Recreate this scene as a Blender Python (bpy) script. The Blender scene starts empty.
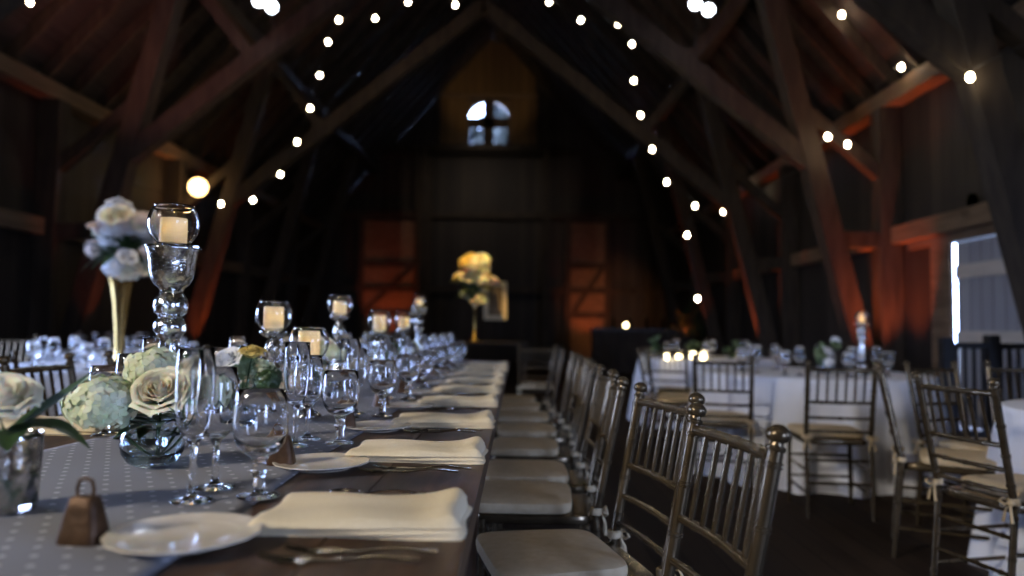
import bpy, bmesh, math, random
from mathutils import Vector, Matrix
random.seed(7)
PI = math.pi
scene = bpy.context.scene
COL = scene.collection
R = math.radians

# ------------------------------------------------------------------ materials
def new_mat(name):
    m = bpy.data.materials.new(name); m.use_nodes = True
    nt = m.node_tree; nt.nodes.clear()
    out = nt.nodes.new('ShaderNodeOutputMaterial')
    return m, nt, out
def node(nt, t, **kw):
    n = nt.nodes.new(t)
    for k, v in kw.items():
        if k in n.inputs: n.inputs[k].default_value = v
        else: setattr(n, k, v)
    return n
def principled(nt, out, col, rough=.5, metal=0., **kw):
    p = nt.nodes.new('ShaderNodeBsdfPrincipled')
    p.inputs['Base Color'].default_value = (*col, 1); p.inputs['Roughness'].default_value = rough
    p.inputs['Metallic'].default_value = metal
    for k, v in kw.items(): p.inputs[k.replace('_', ' ')].default_value = v
    nt.links.new(p.outputs[0], out.inputs[0]); return p
def noise_mat(name, c1, c2, scale=8., rough=.5, metal=0., bump=.0, detail=4., stretch=(1, 1, 1), dist=.0, **kw):
    m, nt, out = new_mat(name)
    p = principled(nt, out, c1, rough, metal, **kw)
    tc = node(nt, 'ShaderNodeTexCoord'); mp = node(nt, 'ShaderNodeMapping')
    mp.inputs['Scale'].default_value = stretch
    nz = node(nt, 'ShaderNodeTexNoise'); nz.inputs['Scale'].default_value = scale; nz.inputs['Detail'].default_value = detail
    nz.inputs['Distortion'].default_value = dist
    rp = node(nt, 'ShaderNodeValToRGB')
    rp.color_ramp.elements[0].position = .3; rp.color_ramp.elements[1].position = .7
    rp.color_ramp.elements[0].color = (*c1, 1); rp.color_ramp.elements[1].color = (*c2, 1)
    L = nt.links.new
    L(tc.outputs['Object'], mp.inputs[0]); L(mp.outputs[0], nz.inputs[0]); L(nz.outputs[0], rp.inputs[0]); L(rp.outputs[0], p.inputs['Base Color'])
    if bump:
        b = node(nt, 'ShaderNodeBump'); b.inputs['Strength'].default_value = bump; b.inputs['Distance'].default_value = .01
        L(nz.outputs[0], b.inputs['Height']); L(b.outputs[0], p.inputs['Normal'])
    return m
def plank_mat(name, c1, c2, width, axis=0, grain_axis=2, rough=.75, gap=.05, bump=.4):
    """boards side by side along `axis`, grain running along `grain_axis` (object space)"""
    m, nt, out = new_mat(name); p = principled(nt, out, c1, rough)
    L = nt.links.new
    tc = node(nt, 'ShaderNodeTexCoord'); sp = node(nt, 'ShaderNodeSeparateXYZ'); L(tc.outputs['Object'], sp.inputs[0])
    dv = node(nt, 'ShaderNodeMath', operation='DIVIDE'); L(sp.outputs[axis], dv.inputs[0]); dv.inputs[1].default_value = width
    fl = node(nt, 'ShaderNodeMath', operation='FLOOR'); L(dv.outputs[0], fl.inputs[0])
    fr = node(nt, 'ShaderNodeMath', operation='FRACT'); L(dv.outputs[0], fr.inputs[0])
    wn = node(nt, 'ShaderNodeTexWhiteNoise', noise_dimensions='1D'); L(fl.outputs[0], wn.inputs['W'])
    mp = node(nt, 'ShaderNodeMapping'); sc = [9, 9, 9]; sc[grain_axis] = .7; mp.inputs['Scale'].default_value = sc
    L(tc.outputs['Object'], mp.inputs[0])
    nz = node(nt, 'ShaderNodeTexNoise'); nz.inputs['Scale'].default_value = 2.2; nz.inputs['Detail'].default_value = 5; L(mp.outputs[0], nz.inputs[0])
    mx = node(nt, 'ShaderNodeMath', operation='ADD'); L(wn.outputs[0], mx.inputs[0]); L(nz.outputs[0], mx.inputs[1])
    hf = node(nt, 'ShaderNodeMath', operation='MULTIPLY'); L(mx.outputs[0], hf.inputs[0]); hf.inputs[1].default_value = .5
    rp = node(nt, 'ShaderNodeValToRGB'); rp.color_ramp.elements[0].position = .25; rp.color_ramp.elements[1].position = .8
    rp.color_ramp.elements[0].color = (*c1, 1); rp.color_ramp.elements[1].color = (*c2, 1); L(hf.outputs[0], rp.inputs[0])
    lt = node(nt, 'ShaderNodeMath', operation='GREATER_THAN'); L(fr.outputs[0], lt.inputs[0]); lt.inputs[1].default_value = gap
    ml = node(nt, 'ShaderNodeMixRGB', blend_type='MIX'); L(lt.outputs[0], ml.inputs[0]); ml.inputs[1].default_value = (c1[0]*.25, c1[1]*.25, c1[2]*.25, 1); L(rp.outputs[0], ml.inputs[2])
    L(ml.outputs[0], p.inputs['Base Color'])
    ad = node(nt, 'ShaderNodeMath', operation='MULTIPLY_ADD'); L(nz.outputs[0], ad.inputs[0]); ad.inputs[1].default_value = .3; L(lt.outputs[0], ad.inputs[2])
    b = node(nt, 'ShaderNodeBump'); b.inputs['Strength'].default_value = bump; b.inputs['Distance'].default_value = .01
    L(ad.outputs[0], b.inputs['Height']); L(b.outputs[0], p.inputs['Normal'])
    return m
def glass_mat(name, col=(1, 1, 1), rough=.0, ior=1.47):
    m, nt, out = new_mat(name)
    g = node(nt, 'ShaderNodeBsdfGlass'); g.inputs['Color'].default_value = (*col, 1); g.inputs['Roughness'].default_value = rough; g.inputs['IOR'].default_value = ior
    nt.links.new(g.outputs[0], out.inputs[0]); return m
def mercury_mat(name, tint=(.86, .85, .82), amount=.66, scale=110., bump=.5):
    """clear glass with a mottled silver lining"""
    m, nt, out = new_mat(name); L = nt.links.new
    g = node(nt, 'ShaderNodeBsdfGlass'); g.inputs['IOR'].default_value = 1.45
    s = node(nt, 'ShaderNodeBsdfGlossy'); s.inputs['Color'].default_value = (*tint, 1); s.inputs['Roughness'].default_value = .15
    nz = node(nt, 'ShaderNodeTexNoise'); nz.inputs['Scale'].default_value = scale; nz.inputs['Detail'].default_value = 3
    tc = node(nt, 'ShaderNodeTexCoord'); L(tc.outputs['Object'], nz.inputs[0])
    rp = node(nt, 'ShaderNodeValToRGB'); rp.color_ramp.elements[0].position = amount-.25; rp.color_ramp.elements[1].position = amount
    rp.color_ramp.elements[0].color = (1, 1, 1, 1); rp.color_ramp.elements[1].color = (.1, .1, .1, 1); L(nz.outputs[0], rp.inputs[0])
    mx = node(nt, 'ShaderNodeMixShader'); L(rp.outputs[0], mx.inputs[0]); L(g.outputs[0], mx.inputs[1]); L(s.outputs[0], mx.inputs[2])
    b = node(nt, 'ShaderNodeBump'); b.inputs['Strength'].default_value = bump; b.inputs['Distance'].default_value = .003
    L(nz.outputs[0], b.inputs['Height']); L(b.outputs[0], s.inputs['Normal']); L(b.outputs[0], g.inputs['Normal'])
    L(mx.outputs[0], out.inputs[0]); return m
def emit_mat(name, col, strength):
    m, nt, out = new_mat(name)
    e = node(nt, 'ShaderNodeEmission'); e.inputs['Color'].default_value = (*col, 1); e.inputs['Strength'].default_value = strength
    nt.links.new(e.outputs[0], out.inputs[0]); return m

M = {}
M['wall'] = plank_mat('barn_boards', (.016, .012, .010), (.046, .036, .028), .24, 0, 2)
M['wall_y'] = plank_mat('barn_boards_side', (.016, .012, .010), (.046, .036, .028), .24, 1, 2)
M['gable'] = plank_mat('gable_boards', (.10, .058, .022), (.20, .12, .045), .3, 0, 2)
M['floor'] = plank_mat('floor_planks', (.020, .012, .008), (.045, .028, .017), .16, 0, 1, rough=.8, gap=.04)
M['floor'].node_tree.nodes['Principled BSDF'].inputs['Specular IOR Level'].default_value = .12
M['roof'] = noise_mat('roof_lath', (.016, .012, .011), (.045, .034, .030), 3., .9, stretch=(1, .3, 6), bump=.3)
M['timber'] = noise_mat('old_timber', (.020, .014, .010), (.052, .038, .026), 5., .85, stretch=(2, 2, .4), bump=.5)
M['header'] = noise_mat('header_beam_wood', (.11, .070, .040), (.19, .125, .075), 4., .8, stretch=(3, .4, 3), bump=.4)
M['door'] = plank_mat('door_planks', (.26, .27, .31), (.42, .43, .47), .2, 1, 2)
M['batten'] = noise_mat('door_batten', (.44, .41, .37), (.58, .53, .47), 4., .8, stretch=(3, .5, 3))
M['black_wood'] = noise_mat('black_painted_wood', (.006, .006, .008), (.013, .013, .016), 9., .45)
M['table'] = noise_mat('table_walnut_boards', (.042, .023, .013), (.098, .055, .031), 3.4, .42, Specular_IOR_Level=.28, stretch=(7, .5, 1), dist=1.2, bump=.12)
M['bronze'] = noise_mat('bronze_gold_paint', (.10, .073, .042), (.15, .11, .064), 22., .24, .7, bump=.04)
M['ivory'] = noise_mat('ivory_canvas', (.58, .44, .26), (.65, .51, .32), 40., .95, bump=.1)
M['napkin'] = noise_mat('cream_linen', (.76, .63, .41), (.82, .69, .47), 160., .85, bump=.06)
M['napkin_white'] = noise_mat('white_linen', (.72, .70, .68), (.80, .78, .76), 160., .85, bump=.06)
M['cloth'] = noise_mat('white_tablecloth', (.80, .80, .84), (.86, .86, .90), 6., .9)
M['china'] = noise_mat('white_china', (.70, .61, .47), (.76, .67, .53), 30., .18, Coat_Weight=.4)
M['silver'] = noise_mat('polished_flatware', (.62, .58, .50), (.72, .68, .60), 30., .16, 1.)
M['bell'] = noise_mat('rusty_copper', (.045, .022, .010), (.10, .052, .024), 35., .5, .6, bump=.3)
M['glass'] = glass_mat('clear_glass')
M['bowl_glass'] = glass_mat('thick_bowl_glass', (.96, .98, 1.))
M['water'] = glass_mat('vase_water', (.93, .97, .96), 0, 1.33)
M['mercury'] = mercury_mat('mercury_glass')
M['mercury_dark'] = mercury_mat('streaked_mercury_glass', (.74, .72, .68), .66, 45., .8)
def wax_mat():
    m, nt, out = new_mat('candle_wax'); L = nt.links.new
    p = nt.nodes.new('ShaderNodeBsdfPrincipled'); p.inputs['Base Color'].default_value = (.90, .86, .72, 1); p.inputs['Roughness'].default_value = .5
    t = node(nt, 'ShaderNodeBsdfTranslucent'); t.inputs['Color'].default_value = (1., .93, .62, 1)
    mx = node(nt, 'ShaderNodeMixShader'); mx.inputs[0].default_value = .35
    L(p.outputs[0], mx.inputs[1]); L(t.outputs[0], mx.inputs[2]); L(mx.outputs[0], out.inputs[0]); return m
M['wax'] = wax_mat()
M['flame'] = emit_mat('candle_flame', (1., .62, .16), 60.)
M['bulb'] = emit_mat('bulb_glow', (1., .80, .52), 80.)
M['lamp'] = emit_mat('lamp_glow', (1., .62, .24), 9.)
M['flood'] = emit_mat('flood_glow', (.80, .87, 1.), 40.)
M['votive'] = emit_mat('votive_glow', (1., .80, .42), 14.)
M['cord'] = noise_mat('black_rubber_cord', (.01, .01, .01), (.02, .02, .02), 20., .6)
M['leaf'] = noise_mat('dark_green_leaf', (.018, .042, .012), (.042, .085, .025), 14., .4)
M['conifer'] = noise_mat('dark_conifer_needles', (.003, .005, .003), (.008, .011, .006), 3., .8)
M['leaf_pale'] = noise_mat('sage_leaf', (.13, .20, .09), (.26, .34, .18), 10., .6)
M['hydrangea'] = noise_mat('pale_green_petals', (.62, .66, .36), (.78, .78, .58), 25., .7, Subsurface_Weight=.15, Subsurface_Scale=.01)
M['rose'] = noise_mat('ivory_rose_petals', (.80, .72, .50), (.86, .80, .62), 12., .6, Subsurface_Weight=.2, Subsurface_Scale=.01)
M['white_petal'] = noise_mat('white_petals', (.76, .76, .78), (.84, .84, .84), 12., .6)
M['yellow_petal'] = noise_mat('yellow_petals', (.72, .52, .12), (.80, .64, .22), 12., .6)
M['pink_petal'] = noise_mat('blush_petals', (.72, .55, .46), (.82, .70, .62), 9., .6)
M['gold'] = noise_mat('gold_metal', (.62, .42, .15), (.70, .50, .20), 18., .22, 1.)
M['frame'] = noise_mat('gilt_frame', (.70, .55, .30), (.80, .65, .40), 18., .4)
M['picture'] = noise_mat('dim_print', (.14, .09, .04), (.26, .18, .08), 6., .6)
M['white_paint'] = noise_mat('white_painted_wood', (.60, .60, .60), (.70, .70, .70), 12., .5)
M['stone'] = noise_mat('ground_gravel', (.20, .20, .18), (.32, .31, .28), 20., .95)
M['bottle'] = glass_mat('dark_bottle_glass', (.18, .22, .10), .02, 1.5)

def runner_mat():
    m, nt, out = new_mat('dotted_runner'); p = principled(nt, out, (.3, .3, .32), .9); L = nt.links.new
    tc = node(nt, 'ShaderNodeTexCoord'); sp = node(nt, 'ShaderNodeSeparateXYZ'); L(tc.outputs['Object'], sp.inputs[0])
    def fr(o, k, off=None):
        a = node(nt, 'ShaderNodeMath', operation='MULTIPLY'); L(o, a.inputs[0]); a.inputs[1].default_value = k
        if off is not None:
            s = node(nt, 'ShaderNodeMath', operation='ADD'); L(a.outputs[0], s.inputs[0]); L(off, s.inputs[1]); a = s
        f = node(nt, 'ShaderNodeMath', operation='FRACT'); L(a.outputs[0], f.inputs[0]); return a, f
    ay, fy = fr(sp.outputs[1], 26.)
    fl = node(nt, 'ShaderNodeMath', operation='FLOOR'); L(ay.outputs[0], fl.inputs[0])
    h = node(nt, 'ShaderNodeMath', operation='MULTIPLY'); L(fl.outputs[0], h.inputs[0]); h.inputs[1].default_value = .5
    ax, fx = fr(sp.outputs[0], 24., h.outputs[0])
    def absd(f, c):
        a = node(nt, 'ShaderNodeMath', operation='SUBTRACT'); L(f.outputs[0], a.inputs[0]); a.inputs[1].default_value = c
        b = node(nt, 'ShaderNodeMath', operation='POWER'); L(a.outputs[0], b.inputs[0]); b.inputs[1].default_value = 2.; return b
    s = node(nt, 'ShaderNodeMath', operation='ADD'); L(absd(fx, .5).outputs[0], s.inputs[0]); L(absd(fy, .5).outputs[0], s.inputs[1])
    lt = node(nt, 'ShaderNodeMath', operation='LESS_THAN'); L(s.outputs[0], lt.inputs[0]); lt.inputs[1].default_value = .016
    mx = node(nt, 'ShaderNodeMixRGB'); L(lt.outputs[0], mx.inputs[0]); mx.inputs[1].default_value = (.205, .205, .225, 1); mx.inputs[2].default_value = (.47, .47, .50, 1)
    L(mx.outputs[0], p.inputs['Base Color'])
    nz = node(nt, 'ShaderNodeTexNoise'); nz.inputs['Scale'].default_value = 300; L(tc.outputs['Object'], nz.inputs[0])
    b = node(nt, 'ShaderNodeBump'); b.inputs['Strength'].default_value = .15; b.inputs['Distance'].default_value = .003; L(nz.outputs[0], b.inputs['Height']); L(b.outputs[0], p.inputs['Normal'])
    return m
M['runner'] = runner_mat()

# ------------------------------------------------------------------ mesh builder
def frame_of(d, up=Vector((0, 0, 1))):
    d = d.normalized()
    if abs(d.dot(up)) > .99: up = Vector((0, 1, 0))
    x = d.cross(up).normalized(); y = x.cross(d).normalized()
    return x, y, d
class MB:
    def __init__(s): s.v = []; s.f = []
    def add(s, vs, fs):
        o = len(s.v); s.v += [tuple(v) for v in vs]; s.f += [tuple(i+o for i in f) for f in fs]; return s
    def box(s, lo, hi, mat=None):
        x0, y0, z0 = lo; x1, y1, z1 = hi
        vs = [Vector(p) for p in ((x0,y0,z0),(x1,y0,z0),(x1,y1,z0),(x0,y1,z0),(x0,y0,z1),(x1,y0,z1),(x1,y1,z1),(x0,y1,z1))]
        if mat: vs = [mat @ v for v in vs]
        return s.add(vs, [(0,3,2,1),(4,5,6,7),(0,1,5,4),(1,2,6,5),(2,3,7,6),(3,0,4,7)])
    def beam(s, a, b, w, h, up=Vector((0, 1, 0))):
        """square timber from a to b"""
        a, b = Vector(a), Vector(b); x, y, d = frame_of(b-a, up)
        vs = []
        for p in (a, b):
            for sx, sy in ((-1,-1),(1,-1),(1,1),(-1,1)): vs.append(p + x*(sx*w/2) + y*(sy*h/2))
        return s.add(vs, [(0,1,2,3),(7,6,5,4),(0,4,5,1),(1,5,6,2),(2,6,7,3),(3,7,4,0)])
    def tube(s, pts, rad, n=8, cap=True):
        pts = [Vector(p) for p in pts]
        if not isinstance(rad, (list, tuple)): rad = [rad]*len(pts)
        vs = []; fs = []; N = len(pts); prev = None
        for i, p in enumerate(pts):
            d = (pts[min(i+1, N-1)] - pts[max(i-1, 0)])
            if prev is None: x, y, _ = frame_of(d)
            else:
                dn = d.normalized(); x = (prev - dn*prev.dot(dn)).normalized(); y = dn.cross(x)
            prev = x
            for k in range(n):
                a = 2*PI*k/n; vs.append(p + x*(math.cos(a)*rad[i]) + y*(math.sin(a)*rad[i]))
        for i in range(N-1):
            for k in range(n):
                k2 = (k+1) % n; fs.append((i*n+k, i*n+k2, (i+1)*n+k2, (i+1)*n+k))
        if cap: fs.append(tuple(range(n-1, -1, -1))); fs.append(tuple((N-1)*n+k for k in range(n)))
        return s.add(vs, fs)
    def turned(s, a, b, prof, n=10):
        """turned rod from a to b; prof = [(t, r)]"""
        a, b = Vector(a), Vector(b)
        return s.tube_straight(a, b, prof, n)
    def tube_straight(s, a, b, prof, n):
        x, y, d = frame_of(b-a); vs = []; fs = []; N = len(prof)
        for t, r in prof:
            p = a + (b-a)*t
            for k in range(n):
                q = 2*PI*k/n; vs.append(p + x*(math.cos(q)*r) + y*(math.sin(q)*r))
        for i in range(N-1):
            for k in range(n):
                k2 = (k+1) % n; fs.append((i*n+k, i*n+k2, (i+1)*n+k2, (i+1)*n+k))
        fs.append(tuple(range(n-1, -1, -1))); fs.append(tuple((N-1)*n+k for k in range(n)))
        return s.add(vs, fs)
    def lathe(s, prof, n=24, c=(0, 0, 0), closed=False):
        """prof = [(r, z)] ; r = 0 makes a pole"""
        c = Vector(c); vs = []; fs = []; ring = []
        for r, z in prof:
            if r < 1e-6: ring.append([len(vs)]); vs.append(c+Vector((0, 0, z)))
            else:
                ring.append(list(range(len(vs), len(vs)+n)))
                for k in range(n):
                    a = 2*PI*k/n; vs.append(c+Vector((r*math.cos(a), r*math.sin(a), z)))
        seq = list(zip(ring, ring[1:])) + ([(ring[-1], ring[0])] if closed else [])
        for A, B in seq:
            for k in range(n):
                k2 = (k+1) % n
                if len(A) == 1 and len(B) == 1: continue
                if len(A) == 1: fs.append((A[0], B[k2], B[k]))
                elif len(B) == 1: fs.append((A[k], A[k2], B[0]))
                else: fs.append((A[k], A[k2], B[k2], B[k]))
        return s.add(vs, fs)
    def grid(s, fn, nu, nv):
        vs = [fn(i/nu, j/nv) for j in range(nv+1) for i in range(nu+1)]; w = nu+1
        return s.add(vs, [(j*w+i, j*w+i+1, (j+1)*w+i+1, (j+1)*w+i) for j in range(nv) for i in range(nu)])
    def ball(s, c, r, n=10, m=6, sz=1.):
        return s.lathe([(0 if i in (0, m) else r*math.sin(PI*i/m), -r*sz*math.cos(PI*i/m)) for i in range(m+1)], n, c)
    def xf(s, mat): s.v = [tuple(mat @ Vector(v)) for v in s.v]; return s
    def build(s, name, mat, parent=None, smooth=True, angle=40, loc=None, recalc=True):
        me = bpy.data.meshes.new(name); me.from_pydata(s.v, [], s.f)
        if recalc:
            bm = bmesh.new(); bm.from_mesh(me); bmesh.ops.recalc_face_normals(bm, faces=bm.faces); bm.to_mesh(me); bm.free()
        me.materials.append(M[mat] if isinstance(mat, str) else mat)
        if smooth:
            me.polygons.foreach_set('use_smooth', [True]*len(me.polygons))
            if angle: me.set_sharp_from_angle(angle=R(angle))
        me.update()
        o = bpy.data.objects.new(name, me); COL.objects.link(o)
        if parent: o.parent = parent
        if loc: o.location = loc
        return o
def tag(o, label=None, cat=None, group=None, kind=None):
    if label: o['label'] = label
    if cat: o['category'] = cat
    if group: o['group'] = group
    if kind: o['kind'] = kind
    return o
def thing(name, loc=(0, 0, 0), rz=0., label=None, cat=None, group=None):
    o = bpy.data.objects.new(name, None); COL.objects.link(o); o.empty_display_size = .1
    o.location = loc; o.rotation_euler = (0, 0, rz); return tag(o, label, cat, group)
def struct(o): o['kind'] = 'structure'; return o
KIDS = {}
def children(o): return KIDS.setdefault(o, [c for c in bpy.data.objects if c.parent == o])
def dup(o, loc=None, rz=None, label=None, group=None, cat=None, sc=None):
    def cp(src, parent=None):
        c = src.copy(); COL.objects.link(c)
        if parent: c.parent = parent
        for ch in children(src): cp(ch, c)
        return c
    c = cp(o)
    if loc is not None: c.location = loc
    if rz is not None: c.rotation_euler = (0, 0, rz)
    if sc: c.scale = (sc, sc, sc) if not isinstance(sc, tuple) else sc
    return tag(c, label, cat, group)
class Proto:
    """first use moves the thing itself, later uses copy it"""
    def __init__(s, o): s.o = o; s.used = False
    def __call__(s, loc, rz=0., label=None, group=None, cat=None, sc=None):
        if not s.used:
            s.used = True; o = s.o; o.location = loc; o.rotation_euler = (0, 0, rz)
            s.src = o
            if sc: o.scale = (sc, sc, sc) if not isinstance(sc, tuple) else sc
            return tag(o, label, cat, group)
        o = dup(s.o, loc, rz, label, group, cat)
        o.scale = (1, 1, 1) if not sc else ((sc, sc, sc) if not isinstance(sc, tuple) else sc)
        return o
ORD = ['first','second','third','fourth','fifth','sixth','seventh','eighth','ninth','tenth','eleventh','twelfth','thirteenth','fourteenth','fifteenth','sixteenth','seventeenth','eighteenth']

# ------------------------------------------------------------------ the barn
XL, XR, YB, YF, XC, EAVE, RIDGE = -6.5, 5.1, -4., 24., -.7, 4.2, 10.7
ROOFT = (RIDGE-EAVE)/(XR-XC)                      # slope of the roof
def roof_z(x): return RIDGE - abs(x-XC)*ROOFT
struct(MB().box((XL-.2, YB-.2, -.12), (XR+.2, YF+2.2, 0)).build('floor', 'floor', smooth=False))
g = MB().box((-60, -40, -.3), (60, 60, -.125)).build('ground', 'stone', smooth=False); struct(g)
# left wall with a tall open doorway (daylight), right wall with a plank door
DL0, DL1, DLH = 3.2, 5.7, 2.5
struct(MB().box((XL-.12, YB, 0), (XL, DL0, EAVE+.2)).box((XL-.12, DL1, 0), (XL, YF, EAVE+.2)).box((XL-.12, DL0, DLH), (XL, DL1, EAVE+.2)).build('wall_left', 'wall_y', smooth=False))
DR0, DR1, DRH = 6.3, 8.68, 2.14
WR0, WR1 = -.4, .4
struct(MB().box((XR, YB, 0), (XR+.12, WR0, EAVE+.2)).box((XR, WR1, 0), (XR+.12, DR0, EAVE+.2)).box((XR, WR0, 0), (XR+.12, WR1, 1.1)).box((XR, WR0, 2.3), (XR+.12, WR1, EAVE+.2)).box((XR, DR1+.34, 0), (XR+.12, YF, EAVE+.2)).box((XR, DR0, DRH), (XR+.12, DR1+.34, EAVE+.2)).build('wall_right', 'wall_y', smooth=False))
def gable_wall(y0, y1, holes):
    roof_z = lambda x: RIDGE+.19 - abs(x-XC)*ROOFT
    mb = MB()
    def slab(x0, x1, z0, z1f):
        pts = [(x0, z0), (x1, z0), (x1, z1f(x1))] + ([(XC, z1f(XC))] if x0 < XC < x1 else []) + [(x0, z1f(x0))]
        n = len(pts); vs = [Vector((x, y0, z)) for x, z in pts] + [Vector((x, y1, z)) for x, z in pts]
        fs = [tuple(range(n)), tuple(range(2*n-1, n-1, -1))] + [(i, (i+1) % n, n+(i+1) % n, n+i) for i in range(n)]
        mb.add(vs, fs)
    x = XL
    for hx0, hx1, hz0, hz1 in holes:
        slab(x, hx0, 0, roof_z); slab(hx0, hx1, 0, lambda q: hz0); slab(hx0, hx1, hz1, roof_z); x = hx1
    slab(x, XR, 0, roof_z); return mb
WX0, WX1, WZ0, WZ1 = -1.70, -.36, 7.0, 8.50
struct(gable_wall(YF, YF+.15, [(WX0, WX1, WZ0, WZ1)]).build('wall_back', 'wall', smooth=False))
struct(gable_wall(YB-.12, YB, [(3.2, 4.7, 0., 2.5)]).build('wall_front', 'wall', smooth=False))
# roof: two slopes of boards, rafters, lath
roof = struct(thing('ceiling'))
for sx in (-1, 1):
    xe = XR+.3 if sx > 0 else XL-.3
    a = Vector((XC, 0, RIDGE+.02)); b = Vector((xe, 0, roof_z(xe)+.02)); nrm = Vector((sx*ROOFT, 0, 1)).normalized()
    mb = MB(); vs = []
    for p in (a, b):
        for y in (YB-.3, YF+.4):
            for k in (.0, .06): vs.append(Vector((p.x, y, p.z)) + nrm*(k+.14))
    mb.add(vs, [(0,1,3,2),(4,6,7,5),(0,4,5,1),(2,3,7,6),(0,2,6,4),(1,5,7,3)])
    struct(mb.build('roof_boards', 'roof', roof, smooth=False))
    y = 3.6
    while y < YF:
        struct(MB().beam(a+Vector((0, y, -.02))+nrm*.03, Vector((xe, y, b.z))+nrm*.03, .07, .16, nrm).build('rafter', 'timber', roof, smooth=False)); y += .68
    L = (b-a).length; k = .5
    while k < L:                                   # skip-sheathing laid across the rafters
        p = a + (b-a)*(k/L) + nrm*.125
        struct(MB().beam((p.x, YB, p.z), (p.x, YF, p.z), .17, .025, nrm).build('lath', 'roof', roof, smooth=False)); k += .40
    struct(MB().beam((XC+sx*3.97, YB, 6.05), (XC+sx*3.97, YF, 6.05), .22, .24, Vector((0, 0, 1))).build('purlin', 'timber', roof, smooth=False))
    xw = XR-.14 if sx > 0 else XL+.14
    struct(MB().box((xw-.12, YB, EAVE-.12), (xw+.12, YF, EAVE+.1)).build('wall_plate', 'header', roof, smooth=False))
struct(MB().box((XC-.14, YB-.2, RIDGE-.28), (XC+.14, YF+.3, RIDGE+.0)).build('ridge_beam', 'timber', roof, smooth=False))
struct(MB().beam((XC, YB-.3, RIDGE+.25), (XC, YF+.4, RIDGE+.25), .6, .06, Vector((0, 0, 1))).build('ridge_cap', 'roof', roof, smooth=False))
# trusses
for y in (6.3, 9.9, 13.5, 17.1, 20.7):
    t = struct(thing('roof_truss', (0, y, 0)))
    for sx in (-1, 1):
        xf, xt = XC+sx*5.46, XC+sx*3.98
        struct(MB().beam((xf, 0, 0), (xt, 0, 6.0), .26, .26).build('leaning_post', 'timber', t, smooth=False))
        xw = XR-.16 if sx > 0 else XL+.16
        struct(MB().box((xw-.14, -.14, 0), (xw+.14, .14, EAVE-.12)).build('wall_post', 'timber', t, smooth=False))
        struct(MB().beam((XC+sx*4.85, 0, 2.30), (xw, 0, 2.30), .2, .18).build('girt', 'timber', t, smooth=False))
        if y < 16: struct(MB().beam((XC+sx*4.65, 0, 3.3), (XC+sx*.0, 0, 7.05), .24, .20).build('arch_brace', 'timber', t, smooth=False))
        if y < 16: struct(MB().beam((XC+sx*3.0, 0, 4.75), (XC+sx*3.95, 0, 5.95), .16, .16).build('strut', 'timber', t, smooth=False))
        struct(MB().beam((xw, 0, 3.1), (XC+sx*4.46, 0, 4.12), .16, .16).build('knee_brace', 'timber', t, smooth=False))
# girts along the side walls, back-wall framing
tr = struct(thing('trim_1'))
for x in (XL+.1, XR-.1):
    segs = ((YB, DL0-.2), (DL1+.2, YF)) if x < 0 else ((YB, YF),)
    for y0, y1 in segs: struct(MB().box((x-.08, y0, 2.24), (x+.08, y1, 2.46)).build('wall_girt', 'header', tr, smooth=False))
tb = struct(thing('trim_2'))
for z in (4.72, 2.3): struct(MB().box((XL, YF-.16, z-.1), (XR, YF, z+.1)).build('back_girt', 'timber', tb, smooth=False))
for x in (-5.1, -3.25, -2.95, 1.6, 2.9, 4.2): struct(MB().box((x-.1, YF-.2, 0), (x+.1, YF-.02, 6.7 if -3.4 < x < -2 else 4.7)).build('back_stud', 'timber', tb, smooth=False))
# plank doors between the studs of the back wall
for n, (x0, x1) in enumerate(((-5.0, -3.35), (1.7, 2.8))):
    d = struct(thing('door_%d' % (n+2)))
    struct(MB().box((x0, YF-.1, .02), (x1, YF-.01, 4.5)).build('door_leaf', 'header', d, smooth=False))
    for z in (1.5, 3.1): struct(MB().box((x0, YF-.15, z-.1), (x1, YF-.1, z+.1)).build('door_batten', 'timber', d, smooth=False))
    struct(MB().beam((x0+.1, YF-.13, 1.6), (x1-.1, YF-.13, 3.0), .16, .05).build('door_brace', 'timber', d, smooth=False))
# boarded gable bay with the arched window
ga = struct(thing('trim_3'))
yg = YF-.08
def prism(mb, pts, y0, y1):
    n = len(pts); vs = [Vector((x, y0, z)) for x, z in pts] + [Vector((x, y1, z)) for x, z in pts]
    return mb.add(vs, [tuple(range(n)), tuple(range(2*n-1, n-1, -1))] + [(i, (i+1) % n, n+(i+1) % n, n+i) for i in range(n)])
mb = MB()
prism(mb, [(-2.65, 6.8), (WX0, 6.8), (WX0, 8.65), (-2.65, 8.65)], yg-.05, yg)
prism(mb, [(WX1, 6.8), (.60, 6.8), (.60, 8.65), (WX1, 8.65)], yg-.05, yg)
prism(mb, [(-2.55, 8.65), (.5, 8.65), (.5, 9.3), (-.55, 10.45), (-1.0, 10.6), (-1.5, 10.45), (-2.55, 9.3)], yg-.05, yg)
struct(mb.build('gable_boards', 'gable', ga, smooth=False))
struct(MB().box((-2.7, yg-.12, 8.58), (.65, yg-.05, 8.72)).build('gable_rail', 'header', ga, smooth=False))
for x in (-2.68, .62): struct(MB().box((x-.08, yg-.12, 6.8), (x+.08, yg-.05, 8.7)).build('gable_stud', 'timber', ga, smooth=False))
w = struct(thing('window_1'))
cx, hw = (WX0+WX1)/2, (WX1-WX0)/2
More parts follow.
